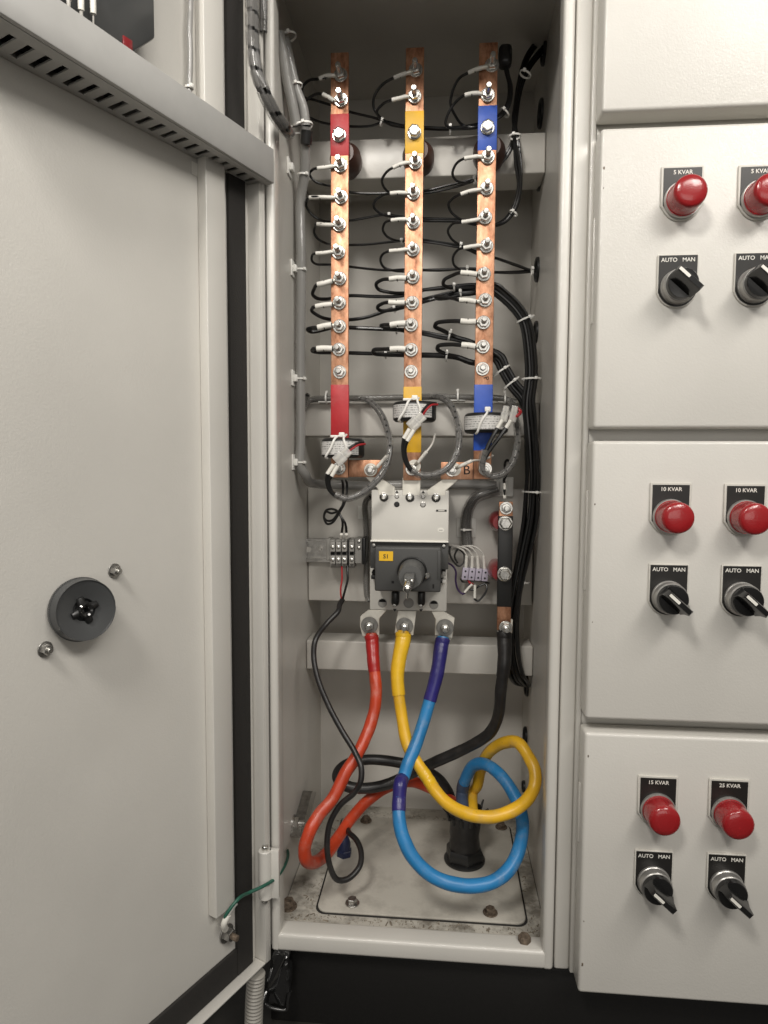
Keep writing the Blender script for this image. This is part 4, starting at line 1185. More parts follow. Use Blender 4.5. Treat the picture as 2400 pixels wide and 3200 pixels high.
for c, pts in (('red', ((470, 405, 0.066), (430, 412, 0.058), (395, 432, 0.054), (365, 455, 0.054))), ('yellow', ((912, 165, 0.066), (875, 168, 0.058), (845, 195, 0.054), (820, 232, 0.054)))):
    wire('transformer_lead', 'red lead from the %s bar transformer to its connector' % c, [(C, *q) for q in pts], 0.0010, 'red_wire')
    wire('transformer_lead', 'black lead from the %s bar transformer to its connector' % c, [(C, q[0] - 10, q[1] - 10, q[2] + 0.002) for q in pts], 0.0012, 'wire')
wire('transformer_lead', 'red lead beside the connectors of the blue bar transformer', [(C, 1345, 250, 0.075), (C, 1395, 235, 0.064), (C, 1418, 210, 0.066), (C, 1400, 188, 0.068)], 0.0016, 'red_wire')
wire('transformer_lead', 'black lead beside the connectors of the blue bar transformer', [(C, 1345, 240, 0.077), (C, 1385, 225, 0.070), (C, 1400, 180, 0.070)], 0.0012, 'wire')


def sleeved(label, a, b, zf, Y, r=0.0019):
    pa, pb = at(zf(*a), Y), at(zf(*b), Y)
    bm = NEW(); tube(bm, smooth_path([pa, pb], 4), r, 12); return tag(obj('marker_sleeve', bm, 'sleeve'), label, 'marker sleeve', 'white marker sleeves')


for i, dx in enumerate((0, 26)):
    nm = ('left', 'right')[i]
    sleeved('%s white marker sleeve below the red bar connector' % nm, (278 + dx, 530 + dx * 0.3), (240 + dx, 588 + dx * 0.5), C, 0.052)
    sleeved('%s white marker sleeve below the yellow bar connector' % nm, (742 + dx, 312 + dx * 0.3), (706 + dx * 0.8, 372 + dx * 0.6), C, 0.052)
    sleeved('%s white marker sleeve below the blue bar connectors' % nm, (1308 + dx * 2.0, 258 + dx * 0.1), (1278 + dx * 2.0, 308), C, 0.060)
    wire('transformer_wire', '%s black wire from the red bar connector into the loop' % nm, [(C, 243 + dx, 585 + dx * .4, 0.052), (C, 236 + dx * .5, 625, 0.054), (C, 250 + dx * .3, 680, 0.056), (C, 285 + dx * .2, 718, 0.058), (C, 330, 736, 0.060)], 0.0019)
    wire('transformer_wire', '%s black wire from the yellow bar connector into the loop' % nm, [(C, 708 + dx * .7, 372 + dx * .5, 0.052), (C, 702 + dx * .4, 430, 0.054), (C, 712 + dx * .3, 500, 0.056), (C, 745 + dx * .2, 560, 0.058), (C, 790, 588, 0.060)], 0.0019)
    wire('transformer_wire', '%s black wire from the blue bar connectors into the loop' % nm, [(C, 1278 + dx * 2, 308, 0.060), (C, 1240 + dx * 1.6, 375, 0.058), (C, 1205 + dx * .8, 450, 0.058), (C, 1182 + dx * .4, 520, 0.058), (C, 1190, 570, 0.06)], 0.0019)
loom('transformer_loop', 'clear sleeved wire loop hanging below the red bar transformer',
     [at(C(285, 712), 0.058), at(C(350, 738), 0.060), at(C(440, 710), 0.062), at(C(530, 640), 0.064), at(C(590, 555), 0.068), at(C(622, 430), 0.074), at(C(600, 300), 0.086), at(C(545, 190), 0.102), at(C(480, 135), 0.114), at(C(440, 126), 0.118)], 0.0034, 2, gap=0.10, core_r=0.0014)
loom('transformer_loop', 'clear sleeved wire loop hanging below the yellow bar transformer',
     [at(C(750, 568), 0.058), at(C(810, 594), 0.060), at(C(880, 594), 0.061), at(C(960, 562), 0.063), at(C(1018, 490), 0.066), at(C(1042, 390), 0.072), at(C(1030, 260), 0.082), at(C(985, 160), 0.098), at(C(925, 118), 0.112), at(C(880, 114), 0.118)], 0.0034, 2, gap=0.10, core_r=0.0014)
loom('transformer_loop', 'clear sleeved wire loop hanging below the blue bar transformer',
     [at(C(1200, 440), 0.056), at(C(1185, 510), 0.057), at(C(1190, 565), 0.058), at(C(1240, 602), 0.060), at(C(1310, 588), 0.062), at(C(1368, 520), 0.066), at(C(1398, 410), 0.072), at(C(1395, 280), 0.084), at(C(1370, 180), 0.10), at(C(1350, 145), 0.112)], 0.0034, 2, gap=0.10, core_r=0.0014)

# voltage sensing wires at the links
vs = [((505, 562), (545, 545), (605, 478), (620, 455), 'red'), ((770, 540), (795, 515), (845, 452), (897, 345), 'yellow'), ((1015, 560), (1040, 545), (1120, 508), (1250, 475), 'blue')]
for a, b, c_, d, nm in vs:
    o = wire('sensing_wire', 'thin grey wire with white sleeve from the %s bar link bolt' % nm, [(C, *b, 0.074), (C, *c_, 0.070), (C, (c_[0] + d[0]) / 2 + 6, (c_[1] + d[1]) / 2 + 10, 0.076), (C, *d, 0.088)], 0.0010, 'pale_wire')
    bm = NEW(); tube(bm, smooth_path([at(C(*b), 0.074), at(C(*c_), 0.070)], 4), 0.0017, 10); obj('sleeve', bm, 'sleeve', o)
    bm = NEW(); p = at(C(*a), YBAR); lathe(bm, p, FRONT, [(0.0062, 0.0005), (0.0062, 0.0016), (0.0026, 0.0016)], 22); tube(bm, [p + FRONT * 0.001, at(C(*b), 0.074)], 0.0016, 8); obj('ring_lug', bm, 'tin', o)

# ------------------------------------------------------------------ circuit breaker
brk = thing('circuit_breaker', 'grey moulded circuit breaker with dark rotary drive and long shaft', 'circuit breaker', at(D(790, 900), YPL))


def fbox(zf, xa, ya, xb, yb, Y0, Y1, bev=0.001, seg=2, m='breaker_grey', name='body', parent=None):
    a, b = at(zf(xa, ya), Y0), at(zf(xb, yb), Y0)
    xm = (ya + yb) / 2; xl, xr = at(zf(xa, xm), Y0).x, at(zf(xb, xm), Y0).x
    ym = (xa + xb) / 2; zt_, zb__ = at(zf(ym, ya), Y0).z, at(zf(ym, yb), Y0).z
    bm = NEW(); box(bm, (xl, Y0, zb__), (xr, Y1, zt_), bev, seg)
    return obj(name, bm, m, parent or brk)


YU = 0.088
upper = fbox(D, 540, 108, 1042, 436, YU, YPL - 0.0005, 0.0012, name='upper_cover')
fbox(D, 534, 434, 1040, 446, YU - 0.001, YPL - 0.02, 0.0006, m='print_white', name='trim_strip')
fbox(D, 530, 600, 1030, 888, 0.112, YPL - 0.0005, 0.0012, name='lower_base')
fbox(D, 533, 447, 1040, 618, 0.092, 0.118, 0.001, m='breaker_dark', name='drive_flange')
drv = fbox(D, 562, 478, 990, 766, 0.078, 0.119, 0.0016, 3, m='breaker_dark', name='rotary_drive')
fbox(D, 965, 500, 990, 690, 0.0775, 0.09, 0.0008, m='breaker_dark', name='drive_rib')
for xa, xb in ((668, 718), (840, 888)):
    fbox(D, xa, 762, xb, 862, 0.100, 0.1145, 0.003, 3, m='black_plastic', name='drive_foot')
for x, y in ((690, 853), (860, 856), (557, 462), (1010, 468)):
    Y = 0.0995 if y > 700 else 0.0915
    bm = NEW(); lathe(bm, at(D(x, y), Y), FRONT, [(0.0019, 0), (0.0019, 0.0008), (0.0014, 0.0014), (0, 0.0015)], 16); obj('screw', bm, 'zinc', brk)
for x, y, r in ((622, 152, 0.0044), (790, 155, 0.0044), (960, 156, 0.0044)):
    p = at(D(x, y), YU)
    bm = NEW(); lathe(bm, p, FRONT, [(r, -0.0002), (r, 0.0004), (r * 0.86, 0.0006), (r * 0.80, 0.0001)], 28); rim = obj('screw_well', bm, 'steel', brk)
    bm = NEW(); lathe(bm, p, FRONT, [(r * 0.82, 0.0002), (0, 0.0002)], 28); obj('well_floor', bm, 'hole', rim)
    bm = NEW(); lathe(bm, p + FRONT * 0.0003, FRONT, [(r * 0.68, 0), (r * 0.68, 0.0006), (r * 0.42, 0.001), (r * 0.36, 0.0004), (0, 0.0004)], 24); obj('socket_screw', bm, 'zinc', rim)
for x, y, r, m in ((705, 148, 0.0021, 'steel'), (875, 150, 0.0021, 'steel'), (705, 199, 0.0027, 'hole'), (875, 200, 0.0027, 'steel')):
    bm = NEW(); lathe(bm, at(D(x, y), YU), FRONT, [(r, -0.0001), (r, 0.0004), (r * .8, 0.0006), (r * 0.7, 0.0002), (0, 0.0002)], 20); obj('vent_hole', bm, 'black_plastic' if m == 'hole' else m, brk)
for x, y in ((706, 118), (876, 120)):
    p = at(D(x, y), YU); bm = NEW(); prism(bm, [(-0.0016, -0.001), (0.0016, -0.001), (0, 0.0016)], p + EY * 0.0002, EX, EZ, FRONT, 0.0005); obj('pole_mark', bm, 'print_black', brk)
for x, y in ((692, 884), (862, 886)):
    p = at(D(x, y), 0.112); bm = NEW(); prism(bm, [(-0.0018, 0.0012), (0.0018, 0.0012), (0, -0.0018)], p + EY * 0.0002, EX, EZ, FRONT, 0.0005); obj('pole_mark', bm, 'print_black', brk)
lb = fbox(D, 960, 234, 1028, 246, YU - 0.0004, YU + 0.001, 0.0, m='print_black', name='type_label')
bm = NEW(); p = at(D(994, 240), YU - 0.0005); box(bm, p - Vector((0.003, 0.0001, 0.0006)), p + Vector((0.003, 0.0001, 0.0006))); obj('type_print', bm, 'legend_frame', lb)
p = at(D(991, 366), YU); bm = NEW(); prism(bm, [(0.0032 * math.cos(a * PI / 12), 0.0022 * math.sin(a * PI / 12)) for a in range(24)], p + EY * 0.0002, EX, EZ, FRONT, 0.0005); ov_ = obj('oval_seal', bm, 'print_white', brk)
bm = text_mesh('OK', 0.003, EX, EZ, p + FRONT * 0.0004, 0.00005) if False else NEW(); box(bm, p + Vector((-0.0016, -0.0005, -0.0003)), p + Vector((0.0016, -0.0003, 0.0003))); obj('seal_print', bm, 'terminal_grey', ov_)
for x, y in ((612, 838), (945, 850)):
    p = at(D(x, y), 0.112); bm = NEW(); lathe(bm, p, FRONT, [(0.0046, -0.0001), (0.0046, 0.0003), (0.0043, 0.0005), (0.0040, 0.0002), (0, 0.0001)], 28); hh_ = obj('mounting_hole', bm, 'terminal_grey', brk)
    bm = NEW(); prism(bm, [(0.0036 * math.cos(a), 0.0030 * math.sin(a)) for a in [PI * k / 12 for k in range(13)]], p + FRONT * 0.0001 + EZ * 0.001, EX, EZ, FRONT, 0.0003); obj('hole_depth', bm, 'hole', hh_)
p = at(D(782, 838), 0.112); bm = NEW(); lathe(bm, p, FRONT, [(0.0052, -0.0001), (0.0052, 0.0004), (0.0047, 0.0006), (0.0042, 0.0003), (0, 0.0002)], 28); obj('shaft_well', bm, 'terminal_grey', brk)
# side latches
fbox(D, 1000, 632, 1022, 668, 0.096, 0.113, 0.0006, m='terminal_grey', name='side_latch'); fbox(D, 1000, 690, 1024, 712, 0.096, 0.113, 0.0006, m='breaker_grey', name='side_latch')
fbox(D, 968, 686, 1000, 710, 0.090, 0.1, 0.0005, m='black_plastic', name='side_latch'); fbox(D, 540, 628, 566, 656, 0.098, 0.113, 0.002, m='black_plastic', name='side_latch'); fbox(D, 538, 660, 566, 684, 0.098, 0.113, 0.0005, m='black_plastic', name='side_latch')
# rotary knob
kc = at(Q(748, 500), 0.078)
bm = NEW(); lathe(bm, kc, FRONT, [(0.0142, -0.0002), (0.0142, 0.003), (0.0134, 0.0036), (0.0131, 0.001), (0.0128, 0.001)], 44); obj('knob_ring', bm, 'black_plastic', drv)
kn = NEW(); lathe(kn, kc, FRONT, [(0.0124, 0), (0.0118, 0.028), (0.0112, 0.032), (0.0104, 0.0335), (0, 0.0335)], 44); kno = obj('rotary_knob', kn, 'knob_grey', brk)
tip = kc + FRONT * 0.0335
bm = NEW(); box(bm, tip + Vector((-0.0045, 0.001, -0.0048)), tip + Vector((0.0045, -0.024, 0.0048)), 0.001, 2); obj('shaft_block', bm, 'knob_grey', kno)
e0 = tip + FRONT * 0.022
bm = NEW(); box(bm, e0 + Vector((-0.0042, 0, -0.003)), e0 + Vector((0.0042, -0.006, 0.003)), 0.001, 2); obj('shaft_coupling', bm, 'zinc', kno)
bm = NEW(); lathe(bm, e0 + FRONT * 0.004, FRONT, [(0.0034, 0), (0.0034, 0.030), (0.0030, 0.0318), (0.0024, 0.0322), (0, 0.0322)], 24); obj('extension_shaft', bm, 'chrome', kno)
bm = NEW(); q = e0 + FRONT * 0.026; cyl(bm, q + EZ * 0.004, q - EZ * 0.0098, 0.0013, seg=12); obj('cross_pin', bm, 'chrome', kno)
bm = NEW(); q = at(Q(968, 560), 0.076); lathe(bm, q, (0.25, -1, 0), [(0.0028, 0), (0.0028, 0.002), (0.0018, 0.003), (0, 0.003)], 18); obj('lock_pin', bm, 'zinc', drv)
bm = NEW(); q = at(Q(462, 660), 0.078); box(bm, q - Vector((0.0012, 0.0002, 0.0012)), q + Vector((0.0012, 0.0002, 0.0012))); obj('slot', bm, 'hole', drv)
bm = NEW(); q = at(Q(1062, 722), 0.078); box(bm, q - Vector((0.0008, 0.0002, 0.002)), q + Vector((0.0008, 0.0002, 0.002))); obj('slot', bm, 'hole', drv)
# yellow S1 tag
a, b = at(D(590, 503), 0.0778), at(D(681, 567), 0.0778)
bm = NEW(); box(bm, (a.x, 0.0774, b.z), (b.x, 0.0785, a.z), 0.0002, 1); tg = obj('number_tag', bm, 'yellow_tag', brk); tg['label'] = 'yellow sticker reading S1'
obj('lettering', text_mesh('S1', 0.0056, EX, EZ, Vector(((a.x + b.x) / 2, 0.0772, (a.z + b.z) / 2 - 0.0003)), 0.0001, bold=0.00008), 'print_black', tg)

# tinned terminal spreaders
YT = 0.0885


def flat(zf, poly, Y, thk, m, name, parent, bev=0.0005):
    c0_ = at(zf(*poly[0]), Y)
    pp = [at(zf(*q), Y) - c0_ for q in poly]
    bm = NEW(); prism(bm, [(q.x, q.z) for q in pp], c0_, EX, EZ, EY, thk, bev, 1)
    return obj(name, bm, m, parent)


flat(C, [(462, 600), (545, 600), (652, 668), (652, 720), (548, 720), (548, 678)], YBAR + BT + 0.0008, 0.003, 'tin', 'top_terminal', brk)
flat(C, [(697, 610), (808, 610), (806, 720), (697, 720)], YBAR + BT + 0.0008, 0.003, 'tin', 'top_terminal', brk)
flat(C, [(950, 600), (1040, 600), (1034, 630), (962, 690), (962, 720), (850, 720), (846, 688), (936, 626)], YBAR + BT + 0.0008, 0.003, 'tin', 'top_terminal', brk)
YW = 0.112
lugs = {'red': ([(468, 925), (520, 884), (640, 886), (592, 940), (592, 1070), (482, 1056), (466, 990)], (530, 977)),
        'yellow': ([(712, 888), (832, 890), (812, 1050), (690, 1034)], (757, 983)),
        'blue': ([(930, 896), (1010, 894), (1080, 936), (1066, 1068), (950, 1048), (956, 945)], (1018, 992))}
for c, (poly, wc) in lugs.items():
    lk = flat(D, poly, YW, 0.003, 'tin', 'bottom_terminal', brk)
    p = at(D(*wc), YW)
    bolt(brk, p + FRONT * 0.003, yscale=0.75, big=True)

# ------------------------------------------------------------------ power cables


def cable(name, label, segs, cat='power cable', lugm=None):
    """segs: list of (material, part name, radius fn or number, control points); first one is the cable itself"""
    root = None
    for m, nm, r, pts in segs:
        pp = [q if isinstance(q, Vector) else at(q[0](q[1], q[2]), q[3]) for q in pts]
        bm = NEW(); tube(bm, smooth_path(pp, 12), r, 20)
        if root is None: root = tag(obj(name, bm, m), label, cat)
        else: obj(nm, bm, m, root)
    return root


def cut(pts, n=12):
    return smooth_path([q if isinstance(q, Vector) else at(q[0](q[1], q[2]), q[3]) for q in pts], n)


def sub_path(path, a, b):
    n = len(path) - 1; return path[int(a * n):int(b * n) + 1]


GB = onz(Fz(1108, 545), ZF); GTOP = Vector((GB.x, GB.y, at(Fz(1090, 290), GB.y).z))


def power(name, label, pts, base_m, r, wraps):
    path = cut(pts, 16)
    for i, q in enumerate(path[8:-20]):                       # hand-bent: small wavers along the run
        q += Vector((math.sin(i * 0.11 + r * 9000), math.sin(i * 0.083 + 2), math.sin(i * 0.097 + 4))) * 0.0006
    bm = NEW(); tube(bm, path, lambda u: r * (1 + 0.02 * math.sin(u * 61) + 0.012 * math.sin(u * 143 + 1)), 40, lay=0.014 if base_m == 'red_cable' else 0.006, turns=0.42)
    o = tag(obj(name, bm, base_m), label, 'power cable', 'thick power cables')
    for a, b, m, r0, r1 in wraps:
        sp = sub_path(path, a, b)
        nw = max(3, int((b - a) * 70))
        bm = NEW(); tube(bm, sp, lambda u, r0=r0, r1=r1, nw=nw: r0 + (r1 - r0) * u + 0.00010 * (((u * nw) % 1.0)) + 0.00012 * math.sin(u * 17 + nw), 22); obj('tape_wrap', bm, m, o)
    return o, path


def cable_lug(parent, zf, poly, Y, thk=0.0026):
    flat(zf, poly, Y, thk, 'tin', 'cable_lug', parent, 0.0006)


# red
pr = [(E, 572, 150, 0.108), (E, 574, 200, 0.104), (E, 585, 290, 0.096), (E, 597, 400, 0.088), (E, 597, 500, 0.080), (E, 580, 620, 0.072), (E, 545, 740, 0.062), (E, 490, 850, 0.052), (E, 420, 950, 0.042),
      (Fz, 460, 225, 0.030), (Fz, 390, 315, 0.020), (Fz, 340, 400, 0.012), (Fz, 318, 470, 0.010), (Fz, 330, 528, 0.014), (Fz, 370, 545, 0.030), (Fz, 425, 505, 0.056), (Fz, 490, 415, 0.082), (Fz, 560, 315, 0.105), (Fz, 640, 230, 0.124), (Fz, 740, 172, 0.138), (Fz, 850, 148, 0.148), (Fz, 940, 175, 0.155), (Fz, 1020, 225, 0.155), Vector((GB.x - 0.004, GB.y + 0.004, GTOP.z - 0.002)), Vector((GB.x - 0.003, GB.y + 0.004, GTOP.z - 0.03))]
o, path = power('power_cable', 'thick red power cable looping at the lower left', pr, 'red_cable', 0.0057, [(0.012, 0.115, 'red_wrap', 0.0070, 0.0060)])
cable_lug(o, E, [(522, 118), (608, 125), (612, 172), (530, 178)], 0.1145)
# yellow
py_ = [(E, 758, 135, 0.108), (E, 750, 190, 0.104), (E, 735, 290, 0.098), (E, 725, 400, 0.092), (E, 730, 520, 0.085), (E, 752, 660, 0.078), (E, 785, 790, 0.070), (E, 840, 900, 0.062), (E, 895, 985, 0.056),
       (Fz, 970, 195, 0.046), (Fz, 1040, 265, 0.036), (Fz, 1120, 308, 0.028), (Fz, 1210, 320, 0.024), (Fz, 1310, 302, 0.026), (Fz, 1400, 255, 0.034), (Fz, 1447, 185, 0.044), (Fz, 1455, 90, 0.054), (Fz, 1425, 15, 0.064), (E, 1420, 778, 0.074), (E, 1340, 780, 0.090), (E, 1255, 830, 0.110), (E, 1205, 920, 0.128), (E, 1178, 1020, 0.138), (Fz, 1148, 205, 0.142), Vector((GB.x + 0.008, GB.y - 0.004, GTOP.z - 0.002)), Vector((GB.x + 0.006, GB.y - 0.003, GTOP.z - 0.03))]
o, path = power('power_cable', 'thick yellow power cable curling up at the lower right', py_, 'yellow_cable', 0.0057, [(0.010, 0.155, 'yellow_wrap', 0.0080, 0.0063), (0.295, 0.345, 'yellow_wrap', 0.0059, 0.0059)])
cable_lug(o, E, [(712, 100), (812, 105), (806, 160), (708, 150)], 0.1145)
# blue
pb_ = [(E, 985, 170, 0.108), (E, 978, 220, 0.104), (E, 962, 310, 0.098), (E, 940, 410, 0.092), (E, 917, 510, 0.086), (E, 880, 640, 0.078), (E, 832, 770, 0.068), (E, 785, 890, 0.058), (E, 758, 980, 0.050),
       (Fz, 793, 150, 0.040), (Fz, 782, 240, 0.032), (Fz, 786, 330, 0.024), (Fz, 812, 430, 0.017), (Fz, 862, 530, 0.011), (Fz, 950, 615, 0.008), (Fz, 1060, 658, 0.008), (Fz, 1170, 660, 0.010), (Fz, 1270, 622, 0.016), (Fz, 1350, 545, 0.026), (Fz, 1392, 440, 0.040), (Fz, 1392, 330, 0.056), (Fz, 1355, 215, 0.072), (Fz, 1290, 115, 0.088), (Fz, 1215, 65, 0.104), (Fz, 1150, 70, 0.118), (Fz, 1115, 125, 0.128), (Fz, 1100, 200, 0.134), Vector((GB.x - 0.002, GB.y - 0.008, GTOP.z - 0.002)), Vector((GB.x, GB.y - 0.006, GTOP.z - 0.03))]
o, path = power('power_cable', 'thick blue power cable making a big ring above the floor', pb_, 'blue_cable', 0.0060, [(0.008, 0.150, 'indigo_wrap', 0.0073, 0.0064), (0.292, 0.380, 'indigo_wrap', 0.0063, 0.0063), (0.905, 1.0, 'smoky_wrap', 0.0064, 0.0064)])
cable_lug(o, E, [(940, 130), (1045, 140), (1030, 190), (938, 182)], 0.1145)
# black neutral
pn = [(E, 1338, 130, 0.098), (E, 1336, 200, 0.094), (E, 1335, 320, 0.090), (E, 1322, 470, 0.090), (E, 1305, 610, 0.094), (E, 1255, 712, 0.100), (E, 1170, 780, 0.108), (E, 1050, 842, 0.114), (E, 930, 890, 0.118), (Fz, 840, 105, 0.122), (Fz, 730, 160, 0.120), (Fz, 610, 182, 0.116), (Fz, 520, 165, 0.116), (Fz, 480, 120, 0.124), (Fz, 515, 70, 0.138), (Fz, 620, 42, 0.148), (Fz, 760, 48, 0.152), (Fz, 880, 72, 0.154), (Fz, 960, 115, 0.156), (Fz, 1010, 175, 0.157), (Fz, 1045, 240, 0.156), Vector((GB.x - 0.007, GB.y + 0.001, GTOP.z - 0.002)), Vector((GB.x - 0.005, GB.y, GTOP.z - 0.03))]
o, path = power('power_cable', 'thick black neutral cable looping behind the coloured cables', pn, 'black_cable', 0.0056, [(0.010, 0.115, 'black_cable', 0.0074, 0.0062)])
cable_lug(o, E, [(1300, 60), (1388, 66), (1384, 150), (1298, 145)], 0.0995)

# big black cable gland in the floor plate
gl = thing('cable_gland', 'big black cable gland in the floor plate under the cables', 'cable gland', GB)
bm = NEW(); lathe(bm, GB + EZ * 0.0025, EZ, [(0, 0), (0.0205, 0), (0.0212, 0.0008), (0.0212, 0.0024), (0.0198, 0.0032), (0, 0.0032)], 44); obj('washer', bm, 'black_plastic', gl)
bm = NEW(); lathe(bm, GB + EZ * 0.006, EZ, [(0, 0), (0.0196, 0), (0.0202, 0.0010), (0.0200, 0.0085), (0.0180, 0.0112), (0, 0.0115)], 6, phase=0.15); obj('lock_nut', bm, 'black_plastic', gl)
hgt = GTOP.z - GB.z
bm = NEW(); lathe(bm, GB + EZ * 0.016, EZ, [(0.0156, 0), (0.0156, hgt * 0.12), (0.0150, hgt * 0.2), (0.0153, hgt * 0.3), (0.0158, hgt * 0.42), (0.0156, hgt * 0.5), (0.0162, hgt * 0.62), (0.0158, hgt * 0.7), (0.0168, hgt * 0.8), (0.0175, hgt - 0.017), (0.0140, hgt - 0.0165), (0.0130, hgt - 0.022), (0, hgt - 0.022)], 36); 
for v in bm.verts:
    d_ = Vector((v.co.x - GB.x, v.co.y - GB.y, 0)); a_ = math.atan2(d_.y, d_.x); hz_ = (v.co.z - GB.z) / hgt
    v.co += d_ * (0.05 * math.sin(a_ * 3 + hz_ * 9) + 0.04 * math.sin(a_ * 7 - hz_ * 23)) * max(0.0, hz_)
obj('gland_body', bm, 'black_cable', gl)
bm = NEW()
for k in range(11):
    a = k * 0.57 + 2.2; q = Vector((GB.x + 0.0155 * math.cos(a), GB.y + 0.0155 * math.sin(a), GTOP.z - 0.003))
    tube(bm, smooth_path([q - EZ * 0.006, q + Vector((0.003 * math.cos(a), 0.003 * math.sin(a), 0.002)), q + Vector((0.009 * math.cos(a + .4), 0.009 * math.sin(a + .4), 0.003 + 0.003 * (k % 3)))], 4), lambda u: 0.0022 * (1.1 - u * 0.7), 7)
obj('torn_tape', bm, 'black_plastic', gl)

# control cable from the terminals to the small blue gland
g2 = onz(Fz(515, 520), ZF)
cc = [(R_, 830, 2070, 0.118), (D, 335, 850, 0.112), (E, 380, 20, 0.104), (E, 310, 95, 0.094), (E, 252, 180, 0.080), (E, 240, 270, 0.074), (E, 262, 400, 0.066), (E, 325, 560, 0.058), (E, 405, 710, 0.050), (E, 475, 825, 0.042), (E, 513, 915, 0.034), (E, 510, 1000, 0.030),
      (Fz, 565, 200, 0.030), (Fz, 495, 262, 0.030), (Fz, 445, 350, 0.028), (Fz, 430, 450, 0.026), (Fz, 442, 555, 0.026), (Fz, 480, 630, 0.030), (Fz, 535, 625, 0.036), (Fz, 590, 565, 0.046), (Fz, 598, 495, 0.058), (Fz, 575, 435, 0.070), (Fz, 542, 402, 0.080), Vector((g2.x + 0.001, g2.y - 0.001, g2.z + 0.036)), Vector((g2.x, g2.y, g2.z + 0.02))]
bm = NEW(); tube(bm, cut(cc, 10), 0.0027, 14)
tag(obj('control_cable', bm, 'black_cable'), 'slim black control cable coiling down to the small blue gland', 'control cable')
gb2 = thing('small_gland', 'small dark blue cable gland in the floor plate', 'cable gland', g2)
bm = NEW(); lathe(bm, g2 + EZ * 0.0025, EZ, [(0, 0), (0.0078, 0), (0.0081, 0.0006), (0.0081, 0.006), (0.0072, 0.0068), (0, 0.0068)], 6); obj('lock_nut', bm, 'blue_gland', gb2)
bm = NEW(); lathe(bm, g2 + EZ * 0.009, EZ, [(0.0064, 0), (0.0066, 0.007), (0.0050, 0.012), (0.0036, 0.0155), (0, 0.0155)], 24); obj('dome_cap', bm, 'blue_gland', gb2)

# ------------------------------------------------------------------ DIN rail and terminal block
YR = 0.143
dr = thing('din_rail', 'short zinc mounting rail left of the breaker', 'rail', at(D(170, 570), YR))
za, zb_ = at(R_(350, 1010), YR).z, at(R_(350, 1420), YR).z
xa, xb = at(R_(150, 1200), YR).x, at(R_(1230, 1200), YR).x
h_ = za - zb_
for nm, a, b, ya, yb in (('rail_edge', za - h_ * 0.12, za, YR, YR + 0.001), ('rail_edge', zb_, zb_ + h_ * 0.16, YR, YR + 0.001), ('rail_web', zb_ + h_ * 0.16, za - h_ * 0.12, YR + 0.0045, YR + 0.0055)):
    bm = NEW(); box(bm, (xa, ya, a), (xb, yb, b), 0.0003, 1); obj(nm, bm, 'steel', dr)
for zz in (za - h_ * 0.12, zb_ + h_ * 0.16):
    bm = NEW(); box(bm, (xa, YR, zz - 0.0004), (xb, YR + 0.005, zz + 0.0004)); obj('rail_side', bm, 'zinc', dr)
bm = NEW(); q = at(R_(450, 1185), YR + 0.0045); hexbolt(bm, q, FRONT, 0.0022, 0.0022); obj('rail_screw', bm, 'zinc', dr)
bm = NEW(); q = at(R_(205, 1200), YR + 0.0045); prism(bm, round_rect(-0.0055, -0.0028, 0.0055, 0.0028, 0.0027, 6), q + FRONT * 0.0002, EX, EZ, FRONT, 0.0004); obj('rail_slot', bm, 'inner_paint', dr)
YTB = 0.118
tb = thing('terminal_block', 'row of grey feed through terminals clipped on the zinc rail', 'terminal block', at(R_(830, 1500), YTB))
fbox(R_, 548, 1010, 622, 1400, YTB + 0.006, YR, 0.001, m='terminal_grey', name='end_stop', parent=tb)
for xa_, xb_ in ((612, 706), (710, 806), (812, 910), (942, 1036)):
    tp = fbox(R_, xa_, 1030, xb_, 1490, YTB + 0.005, YR, 0.0008, m='terminal_grey', name='terminal', parent=tb)
    for ya_, yb_ in ((1066, 1240), (1316, 1450)):
        fbox(R_, xa_ + 4, ya_, xb_ - 4, yb_, YTB, YTB + 0.008, 0.0008, m='terminal_grey', name='clamp_housing', parent=tp)
    for yy in (1166, 1382):
        q = at(R_((xa_ + xb_) / 2, yy), YTB); bm = NEW(); lathe(bm, q, FRONT, [(0.0020, 0.0), (0.0020, 0.0002), (0.0014, 0.0005), (0, 0.0006)], 16); obj('clamp_screw', bm, 'zinc', tp)
    fbox(R_, xa_ + 14, 1246, xb_ - 10, 1296, YTB + 0.0045, YTB + 0.006, 0.0, m='hole', name='test_slot', parent=tp)
fbox(R_, 912, 1030, 940, 1500, YTB + 0.004, YR, 0.0005, m='black_plastic', name='separator', parent=tb)
eb = fbox(R_, 1042, 1010, 1165, 1445, YTB + 0.004, YR, 0.001, m='terminal_grey', name='end_bracket', parent=tb)
for yy in (1064, 1174):
    q = at(R_(1115, yy), YTB + 0.004); bm = NEW(); lathe(bm, q, FRONT, [(0.0019, 0.0), (0.0019, 0.0004), (0.0013, 0.0008), (0, 0.0009)], 16); obj('bracket_screw', bm, 'zinc', eb)
fbox(R_, 1168, 1000, 1230, 1460, YTB + 0.002, YR, 0.001, m='black_plastic', name='end_plate', parent=tb)
fbox(R_, 620, 1452, 1040, 1520, YTB + 0.010, YR, 0.001, m='terminal_grey', name='foot', parent=tb)
